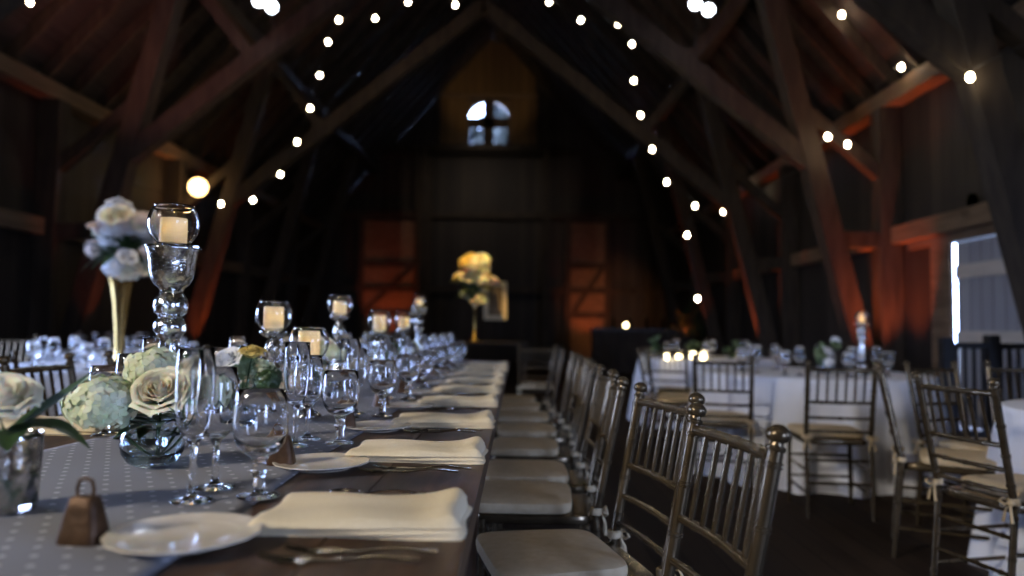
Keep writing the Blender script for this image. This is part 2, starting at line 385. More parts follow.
# arched head: spandrels that round the square hole, sash bars, pane
for sx in (-1, 1):
    pts = [(cx+sx*hw, WZ1), (cx, WZ1)] + [(cx+sx*hw*math.sin(a), WZ1-.62+.62*math.cos(a)) for a in [PI/2*i/8 for i in range(9)]]
    struct(prism(MB(), pts, YF-.14, YF+.12).build('window_head', 'header', w, smooth=False))
struct(MB().box((cx-.17, YF-.04, WZ0), (cx+.17, YF+.03, WZ1)).build('window_mullion', 'timber', w, smooth=False))
struct(MB().box((WX0, YF-.04, 7.62), (WX1, YF+.03, 7.96)).build('window_bar', 'timber', w, smooth=False))
struct(MB().box((WX0, YF-.14, WZ0-.08), (WX1, YF+.06, WZ0+.06)).build('window_sill', 'header', w, smooth=False))
for sx in (-1, 1): struct(MB().box((cx+sx*hw-.06, YF-.1, WZ0), (cx+sx*hw+.06, YF+.05, WZ1-.6)).build('window_frame', 'timber', w, smooth=False))
struct(MB().box((WX0, YF+.05, WZ0), (WX1, YF+.056, WZ1)).build('window_pane', 'glass', w, smooth=False))
# loft landing under the window with its posts and ladder
lo = struct(thing('trim_4'))
struct(MB().box((-4.6, YF-1.3, 6.62), (.95, YF-.05, 6.76)).build('landing', 'timber', lo, smooth=False))
for x in (-2.95, .85): struct(MB().box((x-.09, YF-1.3, 0), (x+.09, YF-1.12, 6.62)).build('landing_post', 'timber', lo, smooth=False))
for x in (-4.4, -3.2): struct(MB().box((x-.06, YF-1.3, 4.7), (x+.06, YF-1.2, 6.62)).build('ladder_rail', 'timber', lo, smooth=False))
for k in range(8): struct(MB().box((-4.4, YF-1.28, 4.85+k*.23), (-3.2, YF-1.22, 4.9+k*.23)).build('ladder_rung', 'timber', lo, smooth=False))
# right-hand plank door, standing a crack open, its trim and header
d = struct(thing('door_1'))
struct(MB().box((XR+.02, DR0, .02), (XR+.07, DR1-.025, DRH-.02)).build('door_leaf', 'door', d, smooth=False))
for z in (.25, 1.02, 1.78): struct(MB().box((XR-.015, DR0+.02, z-.08), (XR+.02, DR1-.04, z+.08)).build('door_batten', 'batten', d, smooth=False))
tw = struct(thing('trim_5'))
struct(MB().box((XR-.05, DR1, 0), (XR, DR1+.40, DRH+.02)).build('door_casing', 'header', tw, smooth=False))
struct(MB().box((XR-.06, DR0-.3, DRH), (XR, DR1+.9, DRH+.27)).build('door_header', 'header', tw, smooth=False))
w2 = struct(thing('added_window'))  # unseen opening, added to put right-side highlights on the glasses
for y in (WR0, WR1): struct(MB().box((XR-.04, y-.06, 1.04), (XR+.14, y+.06, 2.36)).build('window_frame', 'header', w2, smooth=False))
for z in (1.07, 2.33): struct(MB().box((XR-.05, WR0-.06, z-.05), (XR+.14, WR1+.06, z+.05)).build('window_sill', 'header', w2, smooth=False))
dl = struct(thing('trim_6'))
for y in (DL0, DL1): struct(MB().box((XL-.14, y-.09, 0), (XL+.05, y+.09, DLH)).build('doorway_jamb', 'header', dl, smooth=False))

# ------------------------------------------------------------------ chairs
def ringed(r, n, ring=1.22, ends=True):
    """bamboo-turned profile with n pairs of rings"""
    p = [(0, r*.95)]
    for k in range(n):
        t = (k+.75)/n if n > 1 else .5
        e = .006
        for dt, q in ((-2.2*e, 1), (-1.6*e, ring), (-.9*e, ring), (-.35*e, .97), (.35*e, .97), (.9*e, ring), (1.6*e, ring), (2.2*e, 1)): p.append((t+dt, r*q))
    p.append((1, r*.95)); return p
def make_chair():
    t = thing('chiavari_chair', cat='chair')
    W, SY = .178, -.195
    top = Vector((0, -.278, .862))
    for s in (-1, 1):
        foot = Vector((s*W, -.235, 0)); hip = Vector((s*W, SY, .44)); tp = Vector((s*(W+.006), top.y, top.z+.008))
        mb = MB().turned(foot, hip, ringed(.0135, 3), 12)
        mb.turned(hip, tp, ringed(.0142, 4), 12)
        lg = mb.build('leg', 'bronze', t)
        d = (tp-hip).normalized()
        fb = MB().turned(tp-d*.004, tp+d*.042, [(0,.0155),(.06,.0175),(.16,.0175),(.22,.0125),(.34,.0115),(.40,.0175),(.5,.0205),(.65,.0215),(.8,.019),(.93,.012),(1,.004)], 14)
        fb.build('finial', 'bronze', lg)
        MB().turned((s*(W+.008), .185, 0), (s*(W+.002), .185, .43), ringed(.0135, 3), 12).build('leg', 'bronze', t)
    def back_at(z):
        k = (z-.44)/(top.z-.44); return SY + (top.y-SY)*k
    for z, r, nm in ((.853, .0115, 'top_rail'), (.665, .0095, 'back_rail'), (.575, .0090, 'back_rail'), (.495, .0090, 'back_rail')):
        # the rails bow a little to the rear
        y = back_at(z); pts = []; rad = []
        for i in range(25):
            u = i/24*2-1; pts.append((u*W, y-.014*(1-u*u), z)); rad.append(r*(1.25 if i in (5, 12, 19) else 1))
        MB().tube(pts, rad, 10).build(nm, 'bronze', t)
    for k in range(6):
        u = (k-2.5)/3.0*.86; x = u*W
        bow = -.014*(1-u*u)
        MB().turned((x, back_at(.665)+bow, .665), (x, back_at(.85)+bow, .85), ringed(.0068, 2, 1.3), 8).build('spindle', 'bronze', t)
    # seat frame with rounded edges, cushion with ties
    def pad(w0, w1, dep0, dep1, z0, z1, rnd, n=40, puff=0.):
        mb = MB(); rings = []
        def outline(sc, z):
            out = []
            for k in range(n):
                a = 2*PI*k/n; ca, sa = math.cos(a), math.sin(a); e = .28
                x = math.copysign(abs(ca)**e, ca); y = math.copysign(abs(sa)**e, sa)
                yy = dep0+(dep1-dep0)*(y+1)/2; ww = w0+(w1-w0)*(y+1)/2
                out.append(Vector((x*ww*sc, (yy-(dep0+dep1)/2)*sc+(dep0+dep1)/2, z)))
            return out
        h = z1-z0
        prof = [(1-rnd*.8, z0), (1-rnd*.2, z0+h*.12), (1, z0+h*.4), (1, z0+h*.6), (1-rnd*.25, z0+h*.88), (1-rnd, z1), (.7, z1+puff*.6), (.35, z1+puff)]
        vs = [];
        for sc, z in prof: vs += outline(sc, z)
        fs = []
        for i in range(len(prof)-1):
            for k in range(n): fs.append((i*n+k, i*n+(k+1) % n, (i+1)*n+(k+1) % n, (i+1)*n+k))
        vs.append(Vector((0, (dep0+dep1)/2, z1+puff))); c = len(vs)-1; o = (len(prof)-1)*n
        for k in range(n): fs.append((o+k, o+(k+1) % n, c))
        fs.append(tuple(range(n-1, -1, -1)))
        return mb.add(vs, fs)
    pad(.178, .195, -.195, .215, .415, .446, .04).build('seat', 'bronze', t)
    cu = pad(.183, .200, -.118, .228, .447, .487, .08, puff=.008).build('cushion', 'ivory', t); 
    for s in (-1, 1):
        mb = MB(); px_, py_ = s*W, SY
        mb.lathe([(.0165, .452), (.021, .456), (.021, .472), (.0165, .476)], 12, (px_, py_-.002, 0), closed=True)
        for q in (-1, 1):
            mb.tube([(px_, py_-.018, .466), (px_+q*.018, py_-.034, .475), (px_+q*.032, py_-.036, .462), (px_+q*.014, py_-.03, .452), (px_, py_-.022, .462)], .0045, 6)
            mb.tube([(px_, py_-.02, .462), (px_+q*.012, py_-.03, .43), (px_+q*.02, py_-.032, .39)], [.004, .005, .006], 6)
        mb.build('tie', 'ivory', cu)
    def st(a, b, r=.0085): MB().turned(a, b, ringed(r, 2, 1.25), 8).build('stretcher', 'bronze', t)
    for z in (.30, .17): st((-W-.002, .185, z), (W+.002, .185, z))
    for s in (-1, 1):
        for z in (.27, .14):
            k = z/.44; st((s*W, -.235+.04*k, z), (s*(W+.004), .185, z))
    st((-W, -.205, .33), (W, -.205, .33)); st((-W, -.218, .20), (W, -.218, .20))
    return t
chair = Proto(make_chair())
def seat_chair(bx, by, fx, fy, label, group=None, sc=None):
    """bx, by = middle of the back at its top; fx, fy = the way it faces"""
    k = 1/math.hypot(fx, fy); fx *= k; fy *= k; s = sc or 1
    return chair((bx+.278*fx*s, by+.278*fy*s, 0), math.atan2(-fx, fy), label, group, sc=sc)
row = [(.437, 1.458, -.282, -.039), (.433, 2.08, -.347, -.08), (.380, 2.68, -1, .05), (.395, 3.16, -1, -.02), (.395, 3.80, -1, .04),
       (.41, 4.44, -1, -.03), (.40, 5.08, -1, .03), (.365, 5.72, -1, .05), (.34, 6.3, -1, .05)]
for i, (bx, by, fx, fy) in enumerate(row):
    seat_chair(bx-.02, by, fx, fy, 'bronze spindle-back chair at the dark long table, %s of its row from the camera' % ORD[i], 'chairs along the long table')
for i, by in enumerate((2.20, 2.88, 3.56, 4.24)):
    seat_chair(-1.86, by, 1, .02*(-1)**i, 'spindle-back chair against the light on the far side of long table, %s from the camera' % ORD[i], 'chairs on the far side of the long table', 1.04)
seat_chair(.20, 7.55, .05, 1., 'pale chair with lit white cushion beyond the end of the long table')
seat_chair(1.85, 4.25, .12, 1., 'gold spindle-back chair facing the white round table, its back square to the camera', 'chairs at the round tables')
seat_chair(1.37, 4.95, .25, 1., 'pale spindle-back chair tucked at the left edge of the white round table', 'chairs at the round tables')
seat_chair(1.69, 2.89, .97, .22, 'gold chair with white cushion and slatted back turned aside, large at the lower right', 'chairs at the round tables')
seat_chair(1.85, 3.79, .90, -.44, 'gold chair seen from its side behind the gold chair with the white cushion', 'chairs at the round tables')
seat_chair(1.775, 2.38, .97, -.10, 'chair cut off by the right edge of the photo, one back post showing', 'chairs at the round tables')
seat_chair(2.40, 4.32, .35, -.94, 'orange-lit chair behind the blue-white round table, its back toward the barn door', 'chairs at the round tables')
seat_chair(3.02, 4.48, -.1, -1., 'chair beyond the blue-white round table, in front of the black railing', 'chairs at the round tables')
seat_chair(1.15, 6.85, 1., -.35, 'pale chair seen edge-on between the long table and the dark bar', 'chairs at the round tables')
seat_chair(1.45, 7.2, .6, 1., 'chair with an orange-lit post, behind the pale edge-on chair', 'chairs at the round tables')
seat_chair(-4.45, 6.5, .2, -1., 'pale chair at the far left round table, under the dark wall', 'chairs at the round tables', 1.06)
seat_chair(-3.0, 4.12, -.2, 1., 'chair drawn up to the left round table with the gold vase', 'chairs at the round tables')

# ------------------------------------------------------------------ the long table
TX0, TX1, TY0, TY1, TZ = -1.46, -.068, .25, 6.75, .77
tbl = thing('banquet_table', (0, 0, 0), 0, 'long dark wooden farm table running away from the camera, laid for dinner', 'table')
mb = MB(); nb = 7; bw = (TX1-TX0)/nb
for k in range(nb): mb.box((TX0+k*bw+.0015, TY0, TZ-.045), (TX0+(k+1)*bw-.0015, TY1, TZ))
top = mb.build('tabletop', 'table', tbl, smooth=False)
for x in (TX0+.08, TX1-.08): MB().box((x-.014, TY0+.1, TZ-.15), (x+.014, TY1-.1, TZ-.045)).build('apron', 'table', tbl, smooth=False)
for y in (TY0+.15, 2.4, 4.6, TY1-.15):
    for x in (TX0+.09, TX1-.09): MB().turned((x, y, TZ-.05), (x, y, 0), [(0,.045),(.2,.045),(.22,.03),(.3,.042),(.6,.034),(.85,.026),(.9,.034),(1,.028)], 12).build('leg', 'table', tbl)
RX0, RX1 = -1.09, -.432
def rf(u, v):
    x = RX0+(RX1-RX0)*u; y = .27+(TY1-.3)*v
    return Vector((x+.006*math.sin(y*3.1), y, TZ+.0044+.0014*math.sin(y*7+x*9)+.0012*math.sin(x*23-y*4)))
run = MB().grid(rf, 24, 160).build('table_runner', 'runner', smooth=True, angle=None)
m_ = run.modifiers.new('thickness', 'SOLIDIFY'); m_.thickness = .0015; m_.offset = -1
tag(run, 'grey table runner with rows of small white dots, down the middle of the long table', 'table runner')
TR = TZ + .0066                                       # top of the runner

# ------------------------------------------------------------------ tableware protos
def napkin_mesh():
    mb = MB(); W, D = .305, .205
    def layer(x0, x1, y0, y1, zb, th, lift, seed):
        n, m = 36, 22
        def top(u, v):
            ex = min(u/.04, 1.) ; e2 = min((1-u)/.07, 1.); ey = min(v/.06, 1.); e3 = min((1-v)/.06, 1.)
            e = [math.sqrt(max(0, 1-(1-q)**2)) for q in (ex, e2, ey, e3)]; k = min(e)
            roll = lift*math.exp(-((u-.95)/.10)**2)*(.6+.4*math.sin(v*PI)) + .006*math.exp(-((u-.5)/.3)**2)*math.sin(v*PI)
            wob = .0022*math.sin(u*9+seed+v*3)+.0016*math.sin(v*11+seed*2)
            z = zb + (th+roll+wob)*k
            sl = .010*math.sin(v*2.6+seed)*(u)
            return Vector((x0+(x1-x0)*u+sl*.5+.004*math.sin(v*8+seed), y0+(y1-y0)*v+.005*math.sin(u*5+seed), z))
        def bot(u, v):
            p = top(u, v); roll = lift*.55*math.exp(-((u-.93)/.07)**2) if lift else 0
            return Vector((p.x, p.y, zb+roll*min(1, v/.06, (1-v)/.06)*min(1, (1-u)/.06)*.9))
        mb.grid(top, n, m); mb.grid(lambda u, v: bot(1-u, v), n, m)
    layer(-W/2+.004, W/2-.003, -D/2+.006, D/2, .0008, .008, .004, .4)
    layer(-W/2+.002, W/2-.006, -D/2+.003, D/2-.002, .0085, .008, .010, 1.7)
    layer(-W/2, W/2, -D/2, D/2-.004, .0165, .007, .014, 2.9)
    return mb
napkin = Proto(tag(napkin_mesh().build('napkin', 'napkin', angle=60), cat='napkin'))
def plate_mesh():
    r = .099
    return MB().lathe([(0, .004), (.055, .004), (.060, .0), (.064, .0), (.068, .004), (.084, .0065), (r-.004, .0105), (r, .012), (r, .0140), (r-.004, .0142), (.086, .0105), (.074, .0105), (.069, .0090), (.066, .0080), (0, .0076)], 64)
def scallop(mb):
    out = []
    for v in mb.v:
        v = Vector(v); q = math.hypot(v.x, v.y)
        if q > .088:
            a = math.atan2(v.y, v.x); k = 1+(q-.088)/.011*.02*abs(math.sin(a*8)); v.x *= k; v.y *= k
        out.append(tuple(v))
    mb.v = out; return mb
plate = Proto(tag(scallop(plate_mesh()).build('dinner_plate', 'china'), cat='plate'))
def bell():
    t = thing('cowbell', cat='bell')
    mb = MB(); prof = [(.030, .021, .0), (.0305, .0215, .004), (.027, .0185, .022), (.022, .014, .045), (.0185, .011, .058), (.016, .009, .0605)]
    def ring(w, d, z, n=28):
        o = []
        for k in range(n):
            a = 2*PI*k/n; c, s = math.cos(a), math.sin(a); e = .45
            o.append(Vector((math.copysign(abs(c)**e, c)*w, math.copysign(abs(s)**e, s)*d, z)))
        return o
    n = 28; vs = []
    for w, d, z in prof: vs += ring(w, d, z)
    for w, d, z in [(.0275, .019, 0.), (.019, .0115, .045), (.014, .007, .056)][::1]: vs += ring(w, d, z)
    order = [8, 7, 6, 0, 1, 2, 3, 4, 5]; fs = []
    for A, B in zip(order, order[1:]):
        for k in range(n): fs.append((A*n+k, A*n+(k+1) % n, B*n+(k+1) % n, B*n+k))
    fs.append(tuple(5*n+k for k in range(n))); fs.append(tuple(8*n+k for k in range(n)))
    mb.add(vs, fs).build('body', 'bell', t)
    MB().tube([(-.011, 0, .059), (-.0125, 0, .070), (-.009, 0, .0815), (0, 0, .0845), (.009, 0, .0815), (.0125, 0, .070), (.011, 0, .059)], .0026, 8).build('handle', 'bell', t)
    MB().tube([(0, 0, .058), (0, 0, .012)], .002, 6).ball((0, 0, .010), .006).build('clapper', 'bell', t)
    return t
cowbell = Proto(bell())
def strip(path, wid, th, n=1):
    """flat bar along a path: path [(x, z)], wid [w]"""
    mb = MB(); vs = []; N = len(path)
    for (x, z), w_ in zip(path, wid):
        for y, dz in ((-w_/2, 0), (0, th*.35), (w_/2, 0), (w_/2*.7, -th*.6), (-w_/2*.7, -th*.6)): vs.append(Vector((x, y, z+dz)))
    fs = []
    for i in range(N-1):
        for k in range(5): fs.append((i*5+k, i*5+(k+1) % 5, (i+1)*5+(k+1) % 5, (i+1)*5+k))
    fs.append((4, 3, 2, 1, 0)); fs.append(tuple((N-1)*5+k for k in range(5)))
    return mb.add(vs, fs)
def handle_path(x0, x1):
    P = [(x0+(x1-x0)*k/14, .0035+.0045*math.sin(PI*k/14)**2+.002*(k/14)) for k in range(15)]
    Wd = [.006+.0085*max(0, (k/14-.45)/.55)**1.4+.0022*abs(math.sin(k*.9)) for k in range(15)]
    return P, Wd
def make_fork():
    t = thing('fork', cat='fork'); P, Wd = handle_path(-.01, .105)
    strip(P, Wd, .004).build('handle', 'silver', t)
    mb = strip([(-.01, .0038), (-.022, .0045), (-.034, .0050), (-.046, .0045), (-.052, .0040)], [.006, .013, .021, .023, .023], .003)
    for y in (-.009, -.003, .003, .009): mb.tube([(-.051, y, .004), (-.070, y, .0035), (-.090, y*.97, .0075), (-.098, y*.95, .0105)], [.0018, .0017, .0013, .0007], 6)
    mb.build('tines', 'silver', t); return t
def make_knife():
    t = thing('knife', cat='knife'); P, Wd = handle_path(.0, .11)
    strip(P, Wd, .005).build('handle', 'silver', t)
    strip([(0, .0036), (-.02, .0034), (-.06, .0032), (-.095, .0030), (-.112, .0029), (-.12, .0028)], [.008, .017, .019, .019, .013, .003], .0016).build('blade', 'silver', t); return t
def make_spoon():
    t = thing('spoon', cat='spoon'); P, Wd = handle_path(-.02, .10)
    strip(P, Wd, .004).build('handle', 'silver', t)
    def bw(u, v):
        a = 2*PI*u; r = v
        return Vector((-.045+math.cos(a)*.029*r, math.sin(a)*.019*r*(1-.12*math.cos(a)), .0020+.0062*r*r))
    mb = MB().grid(bw, 24, 6).grid(lambda u, v: bw(1-u, v)-Vector((0, 0, .0012)), 24, 6)
    mb.build('bowl', 'silver', t, recalc=False); return t
fork, knife, spoon = Proto(make_fork()), Proto(make_knife()), Proto(make_spoon())

def shell(outer, th, bottom):
    """closed glass profile: outer from the foot centre up to the rim, then an inside wall"""
    inner = []
    for (r, z) in reversed(outer):
        if z <= bottom: break
        inner.append((max(r-th, .0015), z))
    inner = [(inner[0][0], inner[0][1]-.0004)] + inner[1:]
    return outer + [((outer[-1][0]-th/2), outer[-1][1]+th*.5)] + inner + [(0, bottom)]
def make_glass(name, cat, bowl, stem, foot_r, bowl_bottom, n=28, th=.0016):
    t = thing(name, cat=cat)
    foot = [(0, .0), (foot_r, .0), (foot_r, .002), (foot_r*.8, .0035), (foot_r*.4, .006), (foot_r*.2, .011)]
    MB().lathe(shell(foot+stem+bowl, th, bowl_bottom), n).build('glass', 'glass', t, angle=None)
    return t
def one_glass(name, cat, bowl, stem, foot_r, bowl_bottom, n=28, th=.0016):
    foot = [(0, .0), (foot_r, .0), (foot_r, .002), (foot_r*.8, .0035), (foot_r*.4, .006), (foot_r*.2, .011)]
    return tag(MB().lathe(shell(foot+stem+bowl, th, bowl_bottom), n).build(name, 'glass', angle=None), cat=cat)
flute = Proto(one_glass('champagne_flute', 'glass', [(.010, .096), (.019, .108), (.026, .125), (.030, .15), (.0315, .18), (.0312, .215), (.0295, .252)],
                        [(.0062, .02), (.0052, .04), (.0075, .052), (.0052, .064), (.0055, .085)], .033, .102))
wine = Proto(one_glass('wine_glass', 'glass', [(.012, .088), (.024, .097), (.033, .112), (.0375, .135), (.038, .158), (.0355, .185), (.0320, .215)],
                       [(.0062, .02), (.0052, .045), (.0052, .075)], .035, .094))
goblet = Proto(one_glass('water_goblet', 'glass', [(.016, .068), (.030, .076), (.041, .092), (.046, .112), (.0465, .132), (.0445, .155), (.042, .180)],
                         [(.0105, .018), (.0085, .030), (.012, .040), (.0135, .046), (.010, .054)], .036, .076))
GL = {'champagne flute': flute, 'wine glass': wine, 'water goblet': goblet}

SET0, PITCH, NSET = 1.165, .578, 9
for k in range(NSET):
    Y = SET0 + PITCH*k
    o = ORD[k]; j = lambda s: random.uniform(-s, s)
    where = '%s place from the camera, near side of the long table' % o
    napkin((-.225+j(.005), Y+j(.012), TZ), j(.04)-.02, 'cream folded napkin, ' + where, 'napkins on the long table')
    plate((-.442+.035*min(k, 1)+j(.006), Y-.150+j(.006), TZ if k else TR), j(.5), 'white scalloped plate, ' + where, 'plates on the long table')
    cowbell((-.575+.075*min(k, 1)+j(.004), Y-.160+j(.01), TR), .25+j(.4), 'rusty cowbell, ' + where, 'cowbells on the long table')
    fork((-.225+j(.01), Y-.208+j(.004), TZ), .05+j(.03), 'larger silver fork, ' + where, 'forks on the long table')
    fork((-.205+j(.01), Y-.176+j(.004), TZ), .03+j(.03), 'smaller silver fork, ' + where, 'forks on the long table')
    knife((-.225+j(.01), Y+.135+j(.004), TZ), j(.03), 'silver knife, ' + where, 'knives on the long table')
    spoon((-.26+j(.01), Y+.168+j(.004), TZ), j(.04), 'silver spoon, ' + where, 'spoons on the long table')
    flute((-.534+j(.006), Y+.075+j(.008), TR), j(1), 'champagne flute, ' + where, 'champagne flutes on the long table')
    wine((-.535+j(.01), Y+.19+j(.01), TR), j(1), 'wine glass, ' + where, 'wine glasses on the long table')
    goblet((-.445+j(.006), Y+.125+j(.008), TR if k == 0 else TR), j(1), 'water goblet, ' + where, 'water goblets on the long table')
for k in range(8):
    Y = 2.10 + PITCH*k; o = ORD[k]; j = lambda s: random.uniform(-s, s)
    where = '%s place from the camera, far side of the long table' % o
    napkin((-1.285+j(.006), Y+j(.012), TZ), PI+j(.05), 'white-lit folded napkin, ' + where, 'napkins on the long table')
    plate((-1.06+j(.008), Y+.11, TR), j(.5), 'white plate, ' + where, 'plates on the long table')
    flute((-.985+j(.01), Y-.09, TR), j(1), 'champagne flute, ' + where, 'champagne flutes on the long table')
    wine((-.995+j(.01), Y-.19, TR), j(1), 'wine glass, ' + where, 'wine glasses on the long table')
    goblet((-1.085+j(.006), Y-.14, TR), j(1), 'water goblet, ' + where, 'water goblets on the long table')
    if k < 2: knife((-1.285, Y-.14, TZ), PI, 'silver knife, ' + where, 'knives on the long table')

# ------------------------------------------------------------------ candle stands
def globe_prof(r, h, mouth):
    """fish-bowl globe, open at the top"""
    n = 12; out = [(0, 0), (r*.45, .0)]
    a0 = math.asin(.45); a1 = math.asin(min(mouth/r, .999))
    za, zb = -math.cos(a0), math.cos(a1)
    for i in range(1, n+1):
        a = -PI/2+a0*0
    pts = []
    for i in range(n+1):
        a = a0 + (PI-a1-a0)*i/n
        pts.append((r*math.sin(a), (-math.cos(a)-za)/(zb-za)*h))
    return [(0, 0)] + pts + [(mouth+.002, h+.001)]
def candle(x, y, z, r, h, label, cat='candle', lit=True, power=.9):
    t = thing('pillar_candle', (x, y, z), 0, label, cat, 'pillar candles')
    wd = h*.30                                         # burnt-down well; the flame sits inside it
    MB().lathe([(0, 0), (r*.97, 0), (r, .003), (r, h-.003), (r*.97, h), (r*.86, h-.001), (r*.82, h-.006), (r*.80, wd+.006), (r*.7, wd), (0, wd)], 28).build('wax_body', 'wax', t)
    MB().tube([(0, 0, wd-.001), (.0005, 0, wd+.006), (.0015, 0, wd+.010)], .0009, 6).build('wick', 'cord', t)
    MB().lathe([(0, wd+.007), (.0032, wd+.011), (.0042, wd+.016), (.0032, wd+.021), (.0012, wd+.027), (0, wd+.030)], 10).build('flame', 'flame', t)
    l = bpy.data.lights.new('candle_light', 'POINT'); l.energy = power*3.; l.color = (1, .86, .52); l.shadow_soft_size = .006
    lo_ = bpy.data.objects.new('candle_light', l); COL.objects.link(lo_); lo_.location = (x, y, z+wd+.022)
    return t
def stand(x, y, H, label, gr=.058, gh=.096, cup=True, tall=False, cr=.025, ch=.062, base=TR, clabel='', group='candle stands on the long table', power=.9):
    """turned mercury-glass stand of height H carrying a fish-bowl globe"""
    t = thing('candle_stand', (x, y, base), 0, label, 'candle holder', group)
    s = H-gh                                          # height of the stand below the globe
    if tall:
        foot = [(0, 0), (.056, 0), (.057, .006), (.050, .014), (.030, .024), (.020, .034), (.022, .042)]
        MB().lathe(foot+[(0, .042)], 36).build('foot', 'mercury', t, angle=None)
        MB().lathe([(0, .042), (.022, .042), (.034, .058), (.036, .075), (.026, .092), (.020, .10), (.024, .125), (.029, .16), (.029, .20), (.025, .235), (.022, .255), (.026, .262), (.0375, .276), (.038, .292), (.030, .306), (.026, .311), (0, .311)], 36).build('stem', 'mercury', t, angle=None)
        MB().lathe([(0, .311), (.026, .311), (.037, .322), (.0405, .338), (.037, .354), (.028, .366), (.025, .372), (0, .372)], 36).build('knop', 'mercury', t, angle=None)
        c0 = .372; k = (s-c0)
        pr = [(0, 0), (.026, 0), (.030, .08*k), (.040, .16*k), (.0485, .30*k), (.0525, .48*k), (.0545, .68*k), (.058, .86*k), (.0625, .97*k), (.0625, k)]
        pr = pr + [(.059, k)] + [(q-.0035, z) for q, z in reversed(pr[2:9])] + [(0, .1*k)]
        MB().lathe([(q, z+c0) for q, z in pr], 40).build('cup', 'mercury', t, angle=None)
        MB().lathe([(0, s-.0005), (.064, s-.0005), (.0645, s+.002), (.064, s+.0045), (0, s+.0045)], 40).build('rim_plate', 'bowl_glass', t, angle=30)
        z0 = s+.0045
    else:
        n = max(2, int(s/.085)); prof = [(0, 0), (.045, 0), (.046, .005), (.036, .014), (.018, .026)]
        u = (s-.05)/n
        for i in range(n):
            b = .026+i*u; prof += [(.016, b), (.027, b+u*.3), (.029, b+u*.5), (.024, b+u*.78), (.015, b+u*.95)]
        MB().lathe(prof+[(.014, s-.024), (0, s-.024)], 30).build('stem', 'mercury', t, angle=None)
        MB().lathe([(0, s-.024), (.014, s-.024), (.030, s-.016), (.046, s-.006), (.0475, s), (.046, s+.002), (0, s+.002)], 30).build('cup', 'mercury', t, angle=None)
        z0 = s+.002
    g_ = globe_prof(gr, gh, gr*.74)
    sh = shell(g_, .002, .003)
    MB().lathe([(r, z+z0) for r, z in sh], 36).build('globe', 'glass', t, angle=None)
    candle(x, y, base+z0+.0035, cr, ch, clabel, power=power)
    return t
stand(-.842, 1.79, .575, 'tallest silver mercury-glass candle stand with a clear globe, behind the green hydrangea', .060, .097, tall=True, cr=.031, ch=.064, clabel='ivory candle in the globe of the tallest silver stand')
stand(-.832, 2.52, .372, 'candle stand with a clear globe, second from the camera, right of the tallest silver stand', .062, .10, cr=.033, ch=.078, clabel='ivory candle in the globe stand just right of the tallest one')
stand(-.675, 2.40, .285, 'lowest candle stand, its globe holding the brightest yellow candle, among the glasses', .064, .105, cr=.034, ch=.09, clabel='bright yellow glowing candle in the lowest stand among the glasses', power=2.4)
stand(-.831, 3.45, .435, 'candle stand with a clear globe, higher than its neighbours, above pale green flowers', .060, .095, cr=.031, ch=.062, clabel='ivory candle in the globe stand above the pale green flowers')
stand(-.728, 3.9, .372, 'fifth candle stand along the long table, its globe close to the red-lit door', .064, .11, cr=.034, ch=.085, clabel='yellow-lit candle in the globe in front of the red-lit door')
stand(-.705, 4.6, .385, 'sixth candle stand along the long table, its globe left of the slim silver one', .064, .11, cr=.034, ch=.07, clabel='blurred candle in the globe left of the slim silver stand')
stand(-.745, 5.6, .53, 'slim silver candle stand at the far end of the row on the long table', .050, .085, tall=True, cr=.026, ch=.05, clabel='small candle in the slim silver stand at the far end of the row')

# ------------------------------------------------------------------ flowers
def hydrangea_mesh(r, n=150, seed=1, sq=.85):
    rnd = random.Random(seed); mb = MB()
    for i in range(n):
        z = 1-2*(i+.5)/n; 
        if z < -.75: continue
        a = i*2.39996; q = math.sqrt(1-z*z)
        d = Vector((q*math.cos(a), q*math.sin(a), z)); c = d*r*(1+rnd.uniform(-.18, .06)); c.z *= sq
        x, y, _ = frame_of((d+Vector((rnd.uniform(-.35, .35), rnd.uniform(-.35, .35), rnd.uniform(-.2, .4)))).normalized())
        nn = x.cross(y); tw = rnd.uniform(0, PI); s = r*.20*rnd.uniform(.8, 1.2)
        for k in range(4):
            b = tw+k*PI/2; u = x*math.cos(b)+y*math.sin(b); w_ = nn.cross(u)
            cup = rnd.uniform(.1, .7)
            mb.add([c, c+u*s*.55-w_*s*.48+nn*s*cup*.5, c+u*s*1.12-w_*s*.2+nn*s*cup, c+u*s*1.12+w_*s*.2+nn*s*cup, c+u*s*.55+w_*s*.48+nn*s*cup*.5], [(0, 1, 2, 3), (0, 3, 4)])
    mb.ball((0, 0, 0), r*.74, 14, 8, sq)
    return mb
def rose_mesh(r, seed=1, layers=6):
    rnd = random.Random(seed); mb = MB()
    for L in range(layers):
        k = L/(layers-1); n = 3+L; rad = r*(.16+.84*k); h = r*(1.25-.35*k)
        for i in range(n):
            a0 = 2*PI*i/n + L*.9 + rnd.uniform(-.15, .15); wd = (1.25-.25*k)*PI/n*1.5 if L else 1.5
            tilt = rnd.uniform(.9, 1.1)
            def pt(u, v, a0=a0, wd=wd, rad=rad, h=h, k=k, tilt=tilt):
                s = (u*2-1); w_ = math.sin(min(1, v*1.25+.12)*PI/2)*(1-.25*max(0, v-.75)/.25*abs(s))
                a = a0+s*wd*w_; rr = rad*(.28+.72*math.sin(min(v*1.25, 1)*PI/2))*tilt
                curl = (.22*r*k)*max(0, (v-.72)/.28)**2*(1+.5*s*s)
                z = h*(v-.08*s*s*v) - curl*.9 - .32*r
                return Vector(((rr+curl)*math.cos(a), (rr+curl)*math.sin(a), z))
            mb.grid(pt, 7, 7)
    return mb
